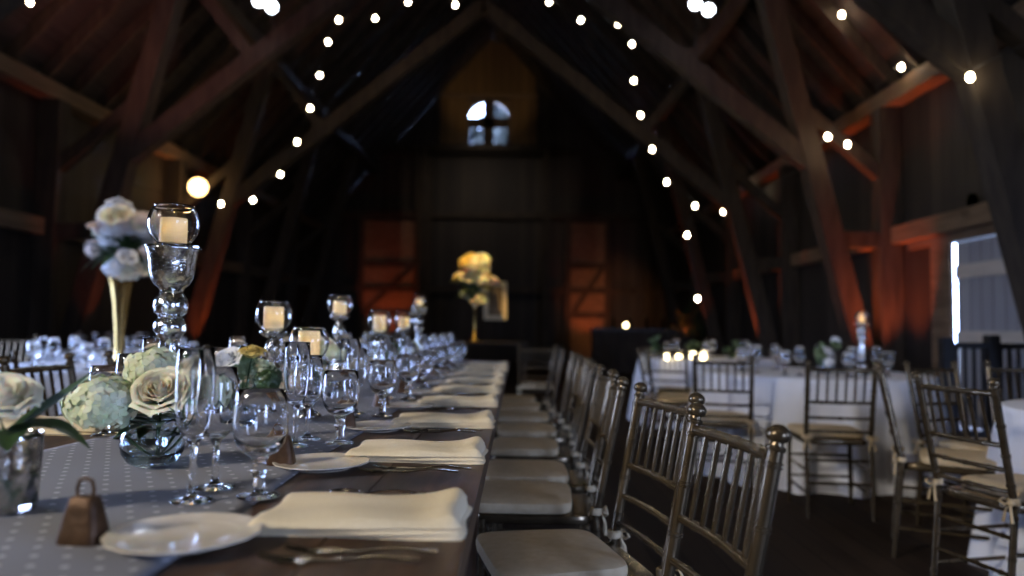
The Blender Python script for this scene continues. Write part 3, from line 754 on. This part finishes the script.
def leaf_mesh(L, W, droop, n=10):
    def pt(u, v):
        s = u*2-1; w_ = W*math.sin(PI*min(1, v**.8))*(1-v*.2)
        return Vector((s*w_/2, L*v, L*.45*v - droop*L*v*v + abs(s)*w_*.16))
    return MB().grid(pt, 4, n)
def put(mb, name, mat, loc, rot=(0, 0, 0), parent=None, solid=0.):
    o = mb.build(name, mat, parent, angle=None, recalc=False)
    o.location = loc; o.rotation_euler = rot
    return o
def stem(parent, a, b, r=.0025): return MB().tube([a, ((a[0]+b[0])/2+.004, (a[1]+b[1])/2, (a[2]+b[2])/2), b], r, 6).build('stem', 'leaf', parent)
def flower(kind, loc, r, mat, label, cat, root, seed=1, rot=(0, 0, 0), group=None, leaves=0):
    """one cut flower: bloom, stem down to `root` in its vase"""
    t = thing(kind, loc, 0, label, cat, group)
    mb = hydrangea_mesh(r, 170 if r > .04 else 90, seed) if kind == 'hydrangea' else rose_mesh(r, seed)
    put(mb, 'bloom', mat, (0, 0, 0), rot, t)
    d = Vector(root)-Vector(loc)
    stem(t, Vector((0, 0, -r*.3)), d)
    for i in range(leaves):
        put(leaf_mesh(.075, .04, .75), 'leaf', 'leaf', (0, 0, -r*.5), (0, 0, 2*PI*i/leaves+seed), t)
    return t
# clear glass bowl with hydrangea and roses, beside the tall stand
BX, BY = -.757, 1.552
vs = thing('bowl_vase', (BX, BY, TR), 0, 'round clear glass bowl vase holding green hydrangeas on the dotted runner', 'vase')
bp = [(0, 0), (.034, 0), (.048, .008), (.060, .026), (.0635, .046), (.060, .066), (.052, .080), (.046, .088), (.047, .094)]
MB().lathe(shell(bp, .004, .008), 40).build('bowl', 'bowl_glass', vs, angle=None)
MB().lathe([(0, .0085), (.030, .0085), (.043, .014), (.0550, .028), (.0585, .046), (.0555, .062), (0, .062)], 36).build('water', 'water', vs, angle=60)
flower('hydrangea', (BX-.085, BY-.045, TR+.128), .070, 'hydrangea', 'pale green hydrangea head nearest the camera in the round glass bowl', 'flower', (BX, BY, TR+.02), 3, group='flowers in the glass bowl')
flower('hydrangea', (BX-.030, BY+.055, TR+.185), .068, 'hydrangea', 'pale green hydrangea head higher up, behind the ivory rose in the glass bowl', 'flower', (BX+.01, BY, TR+.02), 5, group='flowers in the glass bowl')
flower('rose', (BX+.030, BY-.035, TR+.150), .046, 'rose', 'ivory rose between the hydrangeas in the glass bowl', 'flower', (BX, BY+.01, TR+.02), 2, (R(48), R(12), 0), 'flowers in the glass bowl', 3)
flower('rose', (BX+.075, BY+.015, TR+.150), .042, 'rose', 'ivory rose seen through the champagne flute, right side of the glass bowl', 'flower', (BX+.01, BY, TR+.02), 8, (R(55), R(35), 0), 'flowers in the glass bowl', 2)
flower('hydrangea', (BX+.085, BY+.065, TR+.155), .060, 'hydrangea', 'small green hydrangea on the right of the glass bowl, behind the flute', 'flower', (BX+.01, BY+.01, TR+.02), 9, group='flowers in the glass bowl')
fo = thing('leaf_sprig', (BX, BY, TR+.085), 0, 'dark green leaves spilling over the rim of the glass bowl', 'leaves')
for i in range(9): put(leaf_mesh(.075+.015*math.sin(i*2.1), .042, .35+.2*math.sin(i*1.7)), 'leaf', 'leaf', (0, 0, .012*math.sin(i)), (R(-10), 0, i*2*PI/11+.3), fo)
# mercury pot at the left edge
PX, PY = -.800, 1.163
pv = thing('mercury_pot', (PX, PY, TR), 0, 'streaked silver cylinder pot at the left edge of the long table', 'vase')
pp = [(0, 0), (.045, 0), (.048, .004), (.0505, .06), (.0525, .112), (.053, .118)]
MB().lathe(shell(pp, .004, .012), 36).build('body', 'mercury_dark', pv, angle=50)
MB().lathe([(0, .0125), (.043, .0125), (.045, .06), (.0475, .108), (.042, .112), (0, .114)], 28).build('moss_fill', 'leaf', pv, angle=50)
flower('rose', (PX-.005, PY-.01, TR+.165), .050, 'rose', 'large ivory rose in the silver pot, cut by the left edge', 'flower', (PX, PY, TR+.10), 4, (R(25), R(15), 0), 'flowers in the silver pot', 0)
lf = thing('leaf_sprig', (PX, PY, TR+.118), 0, 'long green leaves arching out of the silver pot around the ivory rose', 'leaves')
for rz, L_, dr in ((-.80, .125, -.35), (-1.55, .135, .62), (-2.5, .10, .6), (2.2, .10, .7), (-1.2, .09, .5)):
    put(leaf_mesh(L_, .074, dr), 'leaf', 'leaf', (0, 0, 0), (0, 0, rz), lf)
# further arrangements down the runner
def posy(x, y, z, spec, label, vase_label, vr=.05, vh=.085):
    v = thing('bowl_vase', (x, y, z), 0, vase_label, 'vase', 'small bowl vases on the long table')
    s = vr/.0635
    MB().lathe([(r*s, q*vh/.094) for r, q in shell(bp, .004, .008)], 28).build('bowl', 'bowl_glass', v, angle=None)
    b = thing('bouquet', (x, y, z+vh), 0, label, 'flowers', 'bouquets on the long table')
    rnd = random.Random(int(x*1000+y*77))
    for i in range(12): put(leaf_mesh(.085, .04, rnd.uniform(.2, .9)), 'leaf', 'leaf' if i % 3 else 'leaf_pale', (0, 0, 0), (R(rnd.uniform(-5, 35)), 0, i*2*PI/12), b)
    for i, (dx, dy, dz, r, m, hy) in enumerate(spec):
        put(hydrangea_mesh(r, 90, i+3) if hy else rose_mesh(r, i+2), 'bloom', m, (dx, dy, dz), (R(rnd.uniform(10, 40)), R(rnd.uniform(-20, 30)), 0), b)
        stem(b, (dx, dy, dz), (0, 0, -.04))
posy(-.80, 2.14, TR, [(-.03, -.02, .10, .040, 'white_petal', 0), (.045, -.03, .125, .030, 'yellow_petal', 0), (.05, .03, .07, .045, 'hydrangea', 1), (.0, .03, .09, .05, 'leaf_pale', 1), (.08, 0, .05, .045, 'leaf', 1)],
     'white and yellow flowers with deep green leaves behind the water goblet', 'small glass bowl of the white and yellow flowers, behind the nearest goblet')
posy(-.80, 3.05, TR, [(-.04, -.02, .08, .05, 'leaf_pale', 1), (.04, .0, .10, .04, 'hydrangea', 1), (.0, .04, .12, .038, 'rose', 0)],
     'pale green and white flowers under the higher globe candle', 'small glass bowl of the pale green flowers, third along the table')
posy(-.74, 4.25, TR, [(-.04, 0, .07, .045, 'leaf_pale', 1), (.04, .0, .08, .05, 'leaf', 1)], 'green sprigs between the blurred globe candles', 'small glass bowl of green sprigs between the blurred candles')
posy(-.74, 5.1, TR, [(-.03, 0, .09, .045, 'leaf_pale', 1), (.04, .0, .07, .05, 'hydrangea', 1)], 'bright green flowers just before the slim silver candle stand', 'small glass bowl just before the slim silver candle stand')

# ------------------------------------------------------------------ round tables
def round_cloth(cx_, cy_, r, label, zt=.75, seed=0, n=180):
    mb = MB(); rnd = random.Random(seed); nf = 15; r -= .03
    ph = [rnd.uniform(0, 6.28) for _ in range(4)]
    def ring(rr, z, amp):
        o = []
        for k in range(n):
            a = 2*PI*k/n
            w_ = amp*(math.sin(nf*a+ph[0]+.5*math.sin(3*a+ph[1]))+.35*math.sin(2.3*nf*a+ph[2]))
            o.append(Vector(((rr+w_)*math.cos(a), (rr+w_)*math.sin(a), z)))
        return o
    lev = [(r*.5, zt, 0), (r*.985, zt, 0), (r, zt-.004, .0), (r+.004, zt-.03, .002)]
    for i in range(1, 9): lev.append((r+.004+.075*(i/8), zt-.03-(zt-.032)*i/8, .003+.052*(i/8)**.7))
    vs_ = [Vector((0, 0, zt))]
    for q in lev: vs_ += ring(*q)
    fs = [(0, 1+k, 1+(k+1) % n) for k in range(n)]
    for i in range(len(lev)-1):
        for k in range(n): fs.append((1+i*n+k, 1+(i+1)*n+k, 1+(i+1)*n+(k+1) % n, 1+i*n+(k+1) % n))
    o = mb.add(vs_, fs).build('tablecloth', 'cloth', angle=None); o.location = (cx_, cy_, 0)
    return tag(o, label, 'tablecloth', 'cloths on the round tables')
T1, T2, T3, T4 = (2.30, 5.85, .90), (2.86, 3.10, .75), (2.25, 8.7, .85), (-3.05, 5.60, .90)
T5 = (-4.6, 8.6, .85)
round_cloth(*T1, 'white floor-length cloth on the round table facing the barn door, right of the long table', seed=1)
round_cloth(*T2, 'bluish white cloth on the round table cut by the right edge', seed=2)
round_cloth(*T3, 'white cloth on the round table with votive lights, behind the nearer round table', seed=3)
round_cloth(*T4, 'bright white cloth on the round table under the gold vase, on the left', seed=4)
round_cloth(*T5, 'dim white cloth on the farthest round table at the left wall', seed=5)
def lay(T, ns, name, kinds=('water goblet', 'wine glass'), a0=.2, group='', plates=True):
    items = []
    for i in range(ns):
        a = a0+2*PI*i/ns
        for q, kd in enumerate(kinds):
            aa = a+.16*q; rr = T[2]*(.62-.10*q)
            items.append((T[0]+rr*math.cos(aa), T[1]+rr*math.sin(aa), kd))
    per = {}
    for x, y, kd in sorted(items):
        i = per[kd] = per.get(kd, 0)+1
        GL[kd]((x, y, .7505), x*7, '%s, %s from the left on %s' % (kd, ORD[i-1], name), 'glasses on '+name)
    for i in range(ns if plates == 2 else 0):
        a = a0+.35+2*PI*i/ns
        napkin((T[0]+T[2]*.78*math.cos(a), T[1]+T[2]*.78*math.sin(a), .7505), a, '%s napkin counterclockwise on %s' % (ORD[i], name), 'napkins on '+name, sc=.8)
lay(T1, 8, 'the white round table', a0=.1)
lay(T2, 6, 'the bluish round table', a0=.5)
lay(T3, 6, 'the votive round table', plates=False)
lay(T4, 8, 'the left round table')
lay(T5, 6, 'the farthest left table', plates=False)
# greenery and silver candlestick on the first round table
def bush_bouquet(name, loc, n, r, mats, label, cat, seed=1, h=.0, leafmat='leaf_pale', tall=1.):
    t = thing(name, loc, 0, label, cat); rnd = random.Random(seed)
    for i in range(n):
        d = Vector((rnd.gauss(0, 1), rnd.gauss(0, 1), max(-1.1, rnd.gauss(.3, 1)))).normalized()*r*rnd.uniform(.35, .95); d.z = (d.z+r*.35)*tall
        rr = r*rnd.uniform(.26, .40); m = mats[i % len(mats)]
        put(hydrangea_mesh(rr, 60, i+seed) if i % 2 else rose_mesh(rr, i+seed, 5), 'bloom', m, d+Vector((0, 0, h)), (R(rnd.uniform(0, 50)), R(rnd.uniform(-40, 40)), 0), t)
        stem(t, d+Vector((0, 0, h)), Vector((0, 0, -.05)), .003)
    for i in range(int(n*1.2)):
        put(leaf_mesh(r*rnd.uniform(.8, 1.25), r*.42, rnd.uniform(.0, .9)), 'leaf', leafmat if i % 2 else 'leaf', (0, 0, h), (R(rnd.uniform(-10, 60)), 0, rnd.uniform(0, 6.28)), t)
    return t
def small_vase(loc, label, mat='bowl_glass'):
    t = thing('flower_vase', loc, 0, label, 'vase')
    MB().lathe(shell(bp, .004, .008), 28).build('bowl', mat, t, angle=None)
small_vase((2.38, 5.75, .7505), 'small glass vase of pale greenery on the white round table')
bush_bouquet('bouquet', (2.38, 5.75, .84), 9, .12, ['leaf_pale', 'white_petal', 'leaf_pale'], 'pale green and white bouquet on the white round table', 'flowers', 3, .04)
stand(2.60, 5.62, .47, 'slim silver candle stand beside the pale bouquet on the white round table', .045, .085, tall=True, cr=.022, ch=.045, base=.7505, clabel='small candle in the slim silver stand on the white round table', group='candle stand on a round table')
# votives and trailing greens on the table behind
for i, (x, y, z) in enumerate(((1.62, 8.05, 0), (1.83, 8.42, .05), (1.99, 8.42, .05), (2.05, 8.2, .0))):
    v = thing('votive_light', (x, y, .7505), 0, 'small glowing votive light, %s from the left on the table of greens' % ORD[i], 'candle', 'votive lights')
    MB().lathe(shell([(0, 0), (.026, 0), (.030, .004), (.034, .075)], .003, .008), 20).build('cup', 'glass', v, angle=50)
    MB().lathe([(0, .008), (.022, .008), (.022, .030), (.018, .036), (0, .04)], 16).build('wax_body', 'votive', v)
for i, (x, y) in enumerate(((1.65, 8.75), (2.05, 8.75), (2.5, 8.6))):
    bush_bouquet('greenery', (x, y, .805), 5, .13, ['leaf_pale', 'leaf'], ['trailing greenery at the left end of the votive table', 'greenery behind the votive lights', 'greenery at the right of the votive table'][i], 'greenery', 11+i, .02, 'leaf')
# gold trumpet vase with tall bouquet on the left table
gv = thing('trumpet_vase', (-2.96, 5.5, .7505), 0, 'tall gold trumpet vase with white flowers on the left round table', 'vase')
tp_ = [(0, 0), (.085, 0), (.087, .008), (.055, .022), (.036, .05), (.034, .12), (.042, .28), (.060, .46), (.085, .60), (.115, .70), (.130, .72)]
MB().lathe(shell(tp_, .004, .10), 40).build('body', 'gold', gv, angle=None)
bush_bouquet('bouquet', (-2.96, 5.5, 1.46), 40, .25, ['white_petal', 'pink_petal', 'rose'], 'big white and blush bouquet in the tall gold trumpet vase', 'flowers', 21, .10, 'leaf', 1.45)

# ------------------------------------------------------------------ far end of the barn
def side_table(name, x0, x1, y0, y1, h, label, mat='timber'):
    t = thing(name, (0, 0, 0), 0, label, 'table')
    MB().box((x0, y0, h-.05), (x1, y1, h)).build('tabletop', mat, t, smooth=False)
    for x in (x0+.06, x1-.06):
        for y in (y0+.06, y1-.06): MB().box((x-.03, y-.03, 0), (x+.03, y+.03, h-.05)).build('leg', mat, t, smooth=False)
side_table('side_table', -1.5, .2, 13.7, 14.6, .8, 'dark side table under the spotlit yellow bouquet at the back')
pv2 = thing('tall_vase', (-.815, 14.05, .8), 0, 'tall slim vase under the spotlit yellow bouquet at the back', 'vase')
MB().lathe(shell([(0, 0), (.12, 0), (.12, .02), (.035, .05), (.030, .3), (.04, .6), (.09, .72)], .005, .06), 28).build('body', 'gold', pv2, angle=None)
bush_bouquet('bouquet', (-.815, 14.05, 1.52), 30, .40, ['yellow_petal', 'rose', 'rose'], 'spotlit yellow flower bouquet at the back of the barn', 'flowers', 31, .16, 'leaf_pale', 1.9)
pf = thing('picture_frame', (-.44, 15.0, 0), 0, 'gilt frame glowing beside the yellow bouquet at the back', 'picture')
fx0, fx1, fz0, fz1 = -.20, .17, 1.28, 1.96
MB().box((fx0-.05, 0, fz0-.05), (fx0+.04, .05, fz1+.05)).box((fx1-.04, 0, fz0-.05), (fx1+.05, .05, fz1+.05)).box((fx0+.04, 0, fz0-.05), (fx1-.04, .05, fz0+.04)).box((fx0+.04, 0, fz1-.04), (fx1-.04, .05, fz1+.05)).build('frame', 'frame', pf, smooth=False)
MB().box((fx0+.03, .02, fz0+.03), (fx1-.03, .045, fz1-.03)).build('print', 'picture', pf, smooth=False)
for x in (-.12, .1): MB().beam((x, .06, 0), (x, .03, 1.95), .03, .03).build('easel_leg', 'timber', pf, smooth=False)
MB().beam((0, .5, 0), (0, .06, 1.7), .03, .03).build('easel_leg', 'timber', pf, smooth=False)
# bar
bar = thing('bar_counter', (2.97, 18, 0), 0, 'dark bar counter under warm light at the back right', 'bar')
MB().box((-1.2, -.3, 1.03), (1.2, .35, 1.09)).build('counter_top', 'black_wood', bar, smooth=False)
mb = MB()
for k in range(8): mb.box((-1.15+k*.2875, -.22, .02), (-1.15+(k+1)*.2875-.012, -.18, 1.03))
mb.build('front_panel', 'timber', bar, smooth=False)
for s in (-1, 1): MB().box((s*1.12-.03, -.18, 0), (s*1.12+.03, .3, 1.03)).build('side_panel', 'timber', bar, smooth=False)
for i, x in enumerate((2.35, 2.75, 3.15, 3.55)):
    bt = thing('bottle', (x, 18.1, 1.09), 0, 'bottle on the bar counter, %s from the left' % ORD[i], 'bottle', 'bottles on the bar')
    MB().lathe([(0, 0), (.036, 0), (.038, .01), (.038, .18), (.03, .21), (.014, .235), (.013, .30), (0, .30)], 16).build('body', 'bottle', bt)
    MB().lathe([(0, .3), (.0145, .3), (.0145, .325), (0, .325)], 12).build('cap', 'gold', bt)
bl = thing('bar_lantern', (2.62, 17.95, 1.09), 0, 'small glowing lantern on the bar counter', 'lantern')
MB().lathe([(0, 0), (.05, 0), (.05, .015), (0, .015)], 16).build('base', 'gold', bl, angle=30)
MB().lathe([(0, .02), (.035, .03), (.045, .08), (.03, .13), (0, .14)], 16).build('glow_globe', 'votive', bl)
pl = thing('potted_ficus', (4.05, 17.3, 0), 0, 'dark leafy potted plant at the right end of the bar', 'plant')
MB().lathe(shell([(0, 0), (.16, 0), (.2, .34), (.215, .38)], .015, .3), 24).build('pot', 'timber', pl, angle=50)
MB().tube([(0, 0, .3), (.02, .02, .8), (-.02, 0, 1.3)], [.03, .025, .015], 8).build('trunk', 'timber', pl)
mb = MB(); rnd = random.Random(5)
for i in range(160):
    d = Vector((rnd.gauss(0, .2), rnd.gauss(0, .2), rnd.gauss(1.25, .22))); q = leaf_mesh(.16, .07, .6, 4)
    q.xf(Matrix.Translation(d) @ Matrix.Rotation(rnd.uniform(0, 6.28), 4, 'Z') @ Matrix.Rotation(rnd.uniform(-.8, .5), 4, 'X')); mb.add([Vector(v) for v in q.v], q.f)
mb.build('foliage', 'leaf', pl, angle=None, recalc=False)
# black railing in front of the plank door, jar on the header
rl = thing('railing', (0, 6.95, 0), 0, 'black wooden railing in front of the grey plank door', 'railing')
MB().box((3.98, -.035, .93), (5.04, .035, .985)).build('top_rail', 'black_wood', rl, smooth=False)
MB().box((3.98, -.025, .12), (5.04, .025, .17)).build('bottom_rail', 'black_wood', rl, smooth=False)
for x in (4.0, 4.42, 5.0): MB().box((x-.05, -.05, 0), (x+.05, .05, 1.03 if x != 4.42 else 1.06)).build('newel_post', 'black_wood', rl, smooth=False)
for k in range(11):
    x = 4.09+k*.0825
    if abs(x-4.42) > .06: MB().box((x-.013, -.013, .17), (x+.013, .013, .93)).build('baluster', 'black_wood', rl, smooth=False)
jr = thing('glass_jar', (XR-.09, 8.15, DRH+.27), 0, 'small dark jar standing on the door header beam', 'jar')
MB().box((-.09, -.08, -.03), (.06, .08, .0)).build('ledge_block', 'header', jr, smooth=False)
MB().lathe(shell([(0, 0), (.05, 0), (.055, .01), (.055, .15), (.04, .18), (.042, .20)], .003, .006), 20).build('body', 'bottle', jr, angle=None)

# trees outside, seen through the gable window
for i, (x, y, z, r, lb) in enumerate(((-.45, 46, 13.7, 1.75, 'dark tree outside, right panes of the arched gable window'), (-3.3, 52, 13.5, 2.05, 'dark tree outside, lower left panes of the arched gable window'))):
    tr_ = thing('tree', (x, y, -.125), 0, lb, 'tree'); rnd = random.Random(i+40); mb = MB()
    MB().tube([(0, 0, 0), (.2, 0, z*.5), (0, 0, z)], [.35, .25, .08], 8).build('trunk', 'timber', tr_)
    for k in range(260):
        d = Vector((rnd.gauss(0, 1), rnd.gauss(0, 1), rnd.gauss(0, 1))).normalized()*r*rnd.uniform(.3, 1.); d.z = d.z*1.2+z
        q = leaf_mesh(1.3, .8, .6, 3); q.xf(Matrix.Translation(d) @ Matrix.Rotation(rnd.uniform(0, 6.28), 4, 'Z') @ Matrix.Rotation(rnd.uniform(-1.2, 1.2), 4, 'X')); mb.add([Vector(v) for v in q.v], q.f)
    mb.build('crown', 'conifer', tr_, angle=None, recalc=False)
# ------------------------------------------------------------------ lamps
def bulb(parent, p, r=.027):
    b = MB().lathe([(0, -r*1.25), (r*.55, -r*1.1), (r*.95, -r*.5), (r, 0), (r*.82, r*.6), (r*.5, r*1.15), (0, r*1.2)], 14).build('bulb', 'bulb', parent); b.location = p
    s = MB().lathe([(0, r*1.15), (r*.55, r*1.15), (r*.55, r*2.1), (0, r*2.2)], 10).build('socket', 'cord', b, angle=30)
    return b
def string_light(pts, label, start=None, end=None):
    t = thing('string_light', (0, 0, 0), 0, label, 'string lights')
    P = [Vector(p)+Vector((0, 0, .06)) for p in pts]
    if start: P = [Vector(start)] + P
    if end: P = P + [Vector(end)]
    path = []
    for a, b in zip(P, P[1:]):
        for i in range(6):
            u = i/6; q = a.lerp(b, u); q.z -= .10*(b-a).length*u*(1-u); path.append(q)
    path.append(P[-1])
    MB().tube(path, .006, 6).build('cord', 'cord', t)
    for p in pts: bulb(t, p)
    return t
string_light([(-1.05,11.5,6.19),(-1.8,11.5,6.23),(-2.32,11.5,5.96),(-2.9,11.5,5.93),(-3.06,11.5,5.57),(-3.18,11.5,5.03),(-3.32,11.5,4.5),(-3.51,11.5,3.96),(-3.76,11.5,3.44),(-4.18,11.5,3.03),(-4.68,11.5,2.96)],
             'string of round bulbs hanging down the left half of the roof arch', (-.3, 11.5, 6.6), (-6.35, 11.5, 3.3))
string_light([(.44,11.5,6.25),(.95,11.5,5.96),(1.54,11.5,5.9),(1.76,11.5,5.58),(1.79,11.5,4.99),(1.9,11.5,4.44),(2.08,11.5,3.9),(2.31,11.5,3.38),(2.75,11.5,3.01),(2.63,11.5,2.55),(2.79,11.5,1.56)],
             'string of round bulbs hanging down the right half of the roof arch', (-.3, 11.5, 6.6))
string_light([(4.8,17.3,3.85),(4.8,15.4,4.09),(4.2,9.4,3.47),(3.95,9.4,3.57),(4.72,9.05,4.36),(3.74,6.08,3.2)], 'string of bulbs along the right wall plate', (4.9, 20.7, 4.0), (4.9, 4.3, 3.9))
string_light([(4.19,9.5,5.21)], 'single bulb hanging from a rafter high on the right', (3.6, 9.5, 5.95), (4.7, 9.2, 4.6))
string_light([(-5.46,8.0,4.62)], 'single bulb hanging in the top left corner', (-5.0, 8.0, 5.5), (-6.2, 8.0, 4.3))
string_light([(-1.3, 4.6-.9*k, 4.7-.10*math.sin(k*.6)) for k in range(7)], 'string of bulbs over the long table, unseen, added for glints on the glasses', (-1.3, 6.3, 5.2), (-1.3, -3.9, 4.8))  # out-of-view bulbs, added for glints and warm light on the table
string_light([(.8, 4.5-.6*k, 4.6-.10*math.sin(k*.6)) for k in range(12)], 'string of bulbs over the right-hand aisle, unseen, added to warm the cushions', (.8, 6.3, 5.2), (.8, -3.9, 4.6))  # out-of-view bulbs, added as warm overhead light for the chair row
# warm work lamp on the left wall
lp = thing('wall_lamp', (-5.80, 13.3, 3.54), 0, 'bright orange glaring lamp low on the left roof slope', 'lamp')
MB().ball((0, -.09, 0), .16, 20, 12).build('glow_globe', 'lamp', lp)
MB().lathe([(0, 0), (.10, 0), (.10, .05), (.04, .10), (.03, .2), (0, .2)], 20).xf(Matrix.Rotation(R(-90), 4, 'X')).build('housing', 'cord', lp, angle=40)
MB().tube([(0, .15, 0), (-.25, .2, .0), (-.62, .2, 0)], .02, 8).build('bracket', 'cord', lp)
# twin floodlights high on the trusses
for sx, (x, y, z), lb in ((-1, (-3.35, 9.45, 5.28), 'twin-headed white floodlight high on the left truss'), (1, (2.36, 9.45, 5.29), 'twin-headed white floodlight high on the right truss')):
    f_ = thing('floodlight', (x, y, z), 0, lb, 'floodlight', 'floodlights on the trusses')
    zb = 3.3+(4.65-abs(x-XC))/4.65*3.75 - z + .1
    MB().tube([(0, .1, .0), (0, .25, -.02), (0, .45, zb)], .02, 8).build('bracket', 'cord', f_)
    for i, (dx, dz) in enumerate(((-.09, .03), (.08, -.05))):
        h_ = MB().lathe([(.02, .10), (.05, .09), (.085, .01), (.088, 0), (.08, 0), (.075, .012), (.02, .085)], 20, closed=True).xf(Matrix.Translation((dx, 0, dz)) @ Matrix.Rotation(R(-75), 4, 'X')).build('lamp_head', 'cord', f_, angle=50)
        MB().ball((dx, -.0, dz), .07, 16, 8).build('glow_lens', 'flood', h_)
    MB().beam((-.12, .1, -.02), (.12, .1, -.02), .03, .03).build('crossbar', 'cord', f_, smooth=False)

def light(kind, name, loc, energy, col, target=None, **kw):
    l = bpy.data.lights.new(name, kind); l.energy = energy; l.color = col
    for k, v in kw.items(): setattr(l, k, v)
    o = bpy.data.objects.new(name, l); COL.objects.link(o); o.location = loc
    if target is not None: o.rotation_euler = (Vector(target)-Vector(loc)).to_track_quat('-Z', 'Y').to_euler()
    return o
def spot(name, loc, target, e, col, ang=40, blend=.7, r=.05): return light('SPOT', name, loc, e, col, target, spot_size=R(ang), spot_blend=blend, shadow_soft_size=r)
RED = (1., .16, .035)
for loc, tg, e, ang in (((4.35, 10.6, .15), (4.98, 10.0, 2.6), 200, 45), ((4.5, 9.2, .15), (4.95, 9.9, 3.5), 330, 55), ((3.7, 13.9, .15), (4.6, 13.5, 3), 160, 50),
                        ((3.5, 16.8, .15), (4.2, 17.1, 3), 160, 50), ((-5.2, 13.2, .15), (-5.7, 13.5, 2.2), 70, 40), ((-5.2, 9.5, .15), (-5.8, 9.9, 3), 60, 40), ((-5.5, 13.0, .15), (-6.2, 14.0, 4.2), 100, 45),
                        ((-4.2, 22.6, .15), (-4.2, 24, 2.2), 130, 55), ((2.2, 22.6, .15), (2.2, 24, 2.2), 90, 55)):
    spot('uplight', loc, tg, e, RED, ang)
spot('gable_fill', (-1.0, 21.3, 7.0), (-1.0, 24, 9.0), 42, (1, .70, .38), 75)  # added spot without a fixture, lifts the dark gable boards
spot('back_fill', (-1.2, 21.1, 6.3), (-1.0, 24, 4.0), 70, (1, .84, .68), 140, 1.)  # added dim fill for the back wall, no fixture behind it
spot('roof_wash', (-4.9, 7.2, 2.6), (-4.4, 10.5, 6.8), 230, (1, .36, .28), 75, 1.)
spot('roof_wash', (3.4, 7.4, 2.6), (3.2, 11.0, 6.8), 80, (1, .36, .22), 75, 1.)
spot('bouquet_spot', (-.9, 12.2, 4.2), (-.75, 14.1, 1.75), 520, (1, .66, .22), 30)
spot('bar_spot', (3.0, 20.2, 1.4), (3.0, 23.9, 1.6), 110, (1, .40, .12), 60)
spot('vase_spot', (-2.4, 3.9, 3.9), (-2.96, 5.5, 1.7), 95, (1, .85, .66), 24)
for sx, p in ((-1, (-3.35, 9.3, 5.2)), (1, (2.36, 9.3, 5.2))):
    spot('flood_beam', p, (p[0]*.6, 3.0, .5), 40, (.80, .87, 1.), 100, .8, .1)
    spot('flood_spill', (p[0], 9.25, 5.35), (p[0]+sx*-.6, 10.2, 7.4), 9, (.80, .87, 1.), 120, .8, .1)

# daylight: blue overcast sky through the doorway
world = bpy.data.worlds.new('sky'); scene.world = world; world.use_nodes = True
wt = world.node_tree; wt.nodes.clear()
wo = wt.nodes.new('ShaderNodeOutputWorld'); bg = wt.nodes.new('ShaderNodeBackground')
bg.inputs['Color'].default_value = (.42, .57, 1., 1); bg.inputs['Strength'].default_value = 30.
wt.links.new(bg.outputs[0], wo.inputs[0])
p_ = light('AREA', 'doorway_portal', (XL-.06, (DL0+DL1)/2, DLH/2), 1, (1, 1, 1), (0, (DL0+DL1)/2, DLH/2), shape='RECTANGLE', size=DL1-DL0, size_y=DLH)
p_.data.cycles.is_portal = True
p_ = light('AREA', 'doorway_portal', (3.95, YB-.06, 1.25), 1, (1, 1, 1), (3.95, 5, 1.25), shape='RECTANGLE', size=1.5, size_y=2.5)
p_.data.cycles.is_portal = True
p_ = light('AREA', 'added_window_portal', (XR+.06, (WR0+WR1)/2, 1.7), 1, (1, 1, 1), (0, (WR0+WR1)/2, 1.7), shape='RECTANGLE', size=WR1-WR0, size_y=1.2)  # daylight through the added right-wall opening
p_.data.cycles.is_portal = True
light('AREA', 'added_table_key', (-4.6, -1.6, 3.6), 40, (1, .92, .80), (-.5, 1.8, .8), shape='DISK', size=.7, spread=R(75))  # unseen key light, added to warm and brighten the near table

# ------------------------------------------------------------------ camera
cam = bpy.data.cameras.new('camera'); co = bpy.data.objects.new('camera', cam); COL.objects.link(co)
cam.sensor_width = 36.; cam.lens = 740./1024*36; cam.clip_start = .05; cam.clip_end = 200
yaw, pit, rol = math.atan2(6, 740), math.atan2(40, 740), R(.7)
F = Vector((-math.sin(yaw)*math.cos(pit), math.cos(yaw)*math.cos(pit), math.sin(pit)))
Rt = F.cross(Vector((0, 0, 1))).normalized(); U = Rt.cross(F)
R2 = Rt*math.cos(rol)+U*math.sin(rol); U2 = -Rt*math.sin(rol)+U*math.cos(rol)
co.matrix_world = Matrix(((R2.x, U2.x, -F.x, 0), (R2.y, U2.y, -F.y, 0), (R2.z, U2.z, -F.z, 1.07), (0, 0, 0, 1)))
cam.dof.use_dof = True; cam.dof.focus_distance = 1.72; cam.dof.aperture_fstop = 1.6
scene.camera = co

vs_ = scene.view_settings
scene.display_settings.display_device = 'sRGB'
vs_.view_transform = 'Standard'; vs_.look = 'None'; vs_.gamma = 1.; vs_.use_curve_mapping = False; vs_.exposure = .08
cy = scene.cycles
cy.use_denoising = True; cy.max_bounces = 14; cy.diffuse_bounces = 4; cy.glossy_bounces = 5; cy.transmission_bounces = 12; cy.transparent_max_bounces = 8
cy.sample_clamp_indirect = 16.; cy.sample_clamp_direct = 0.; cy.caustics_reflective = True; cy.caustics_refractive = True; cy.blur_glossy = 0.
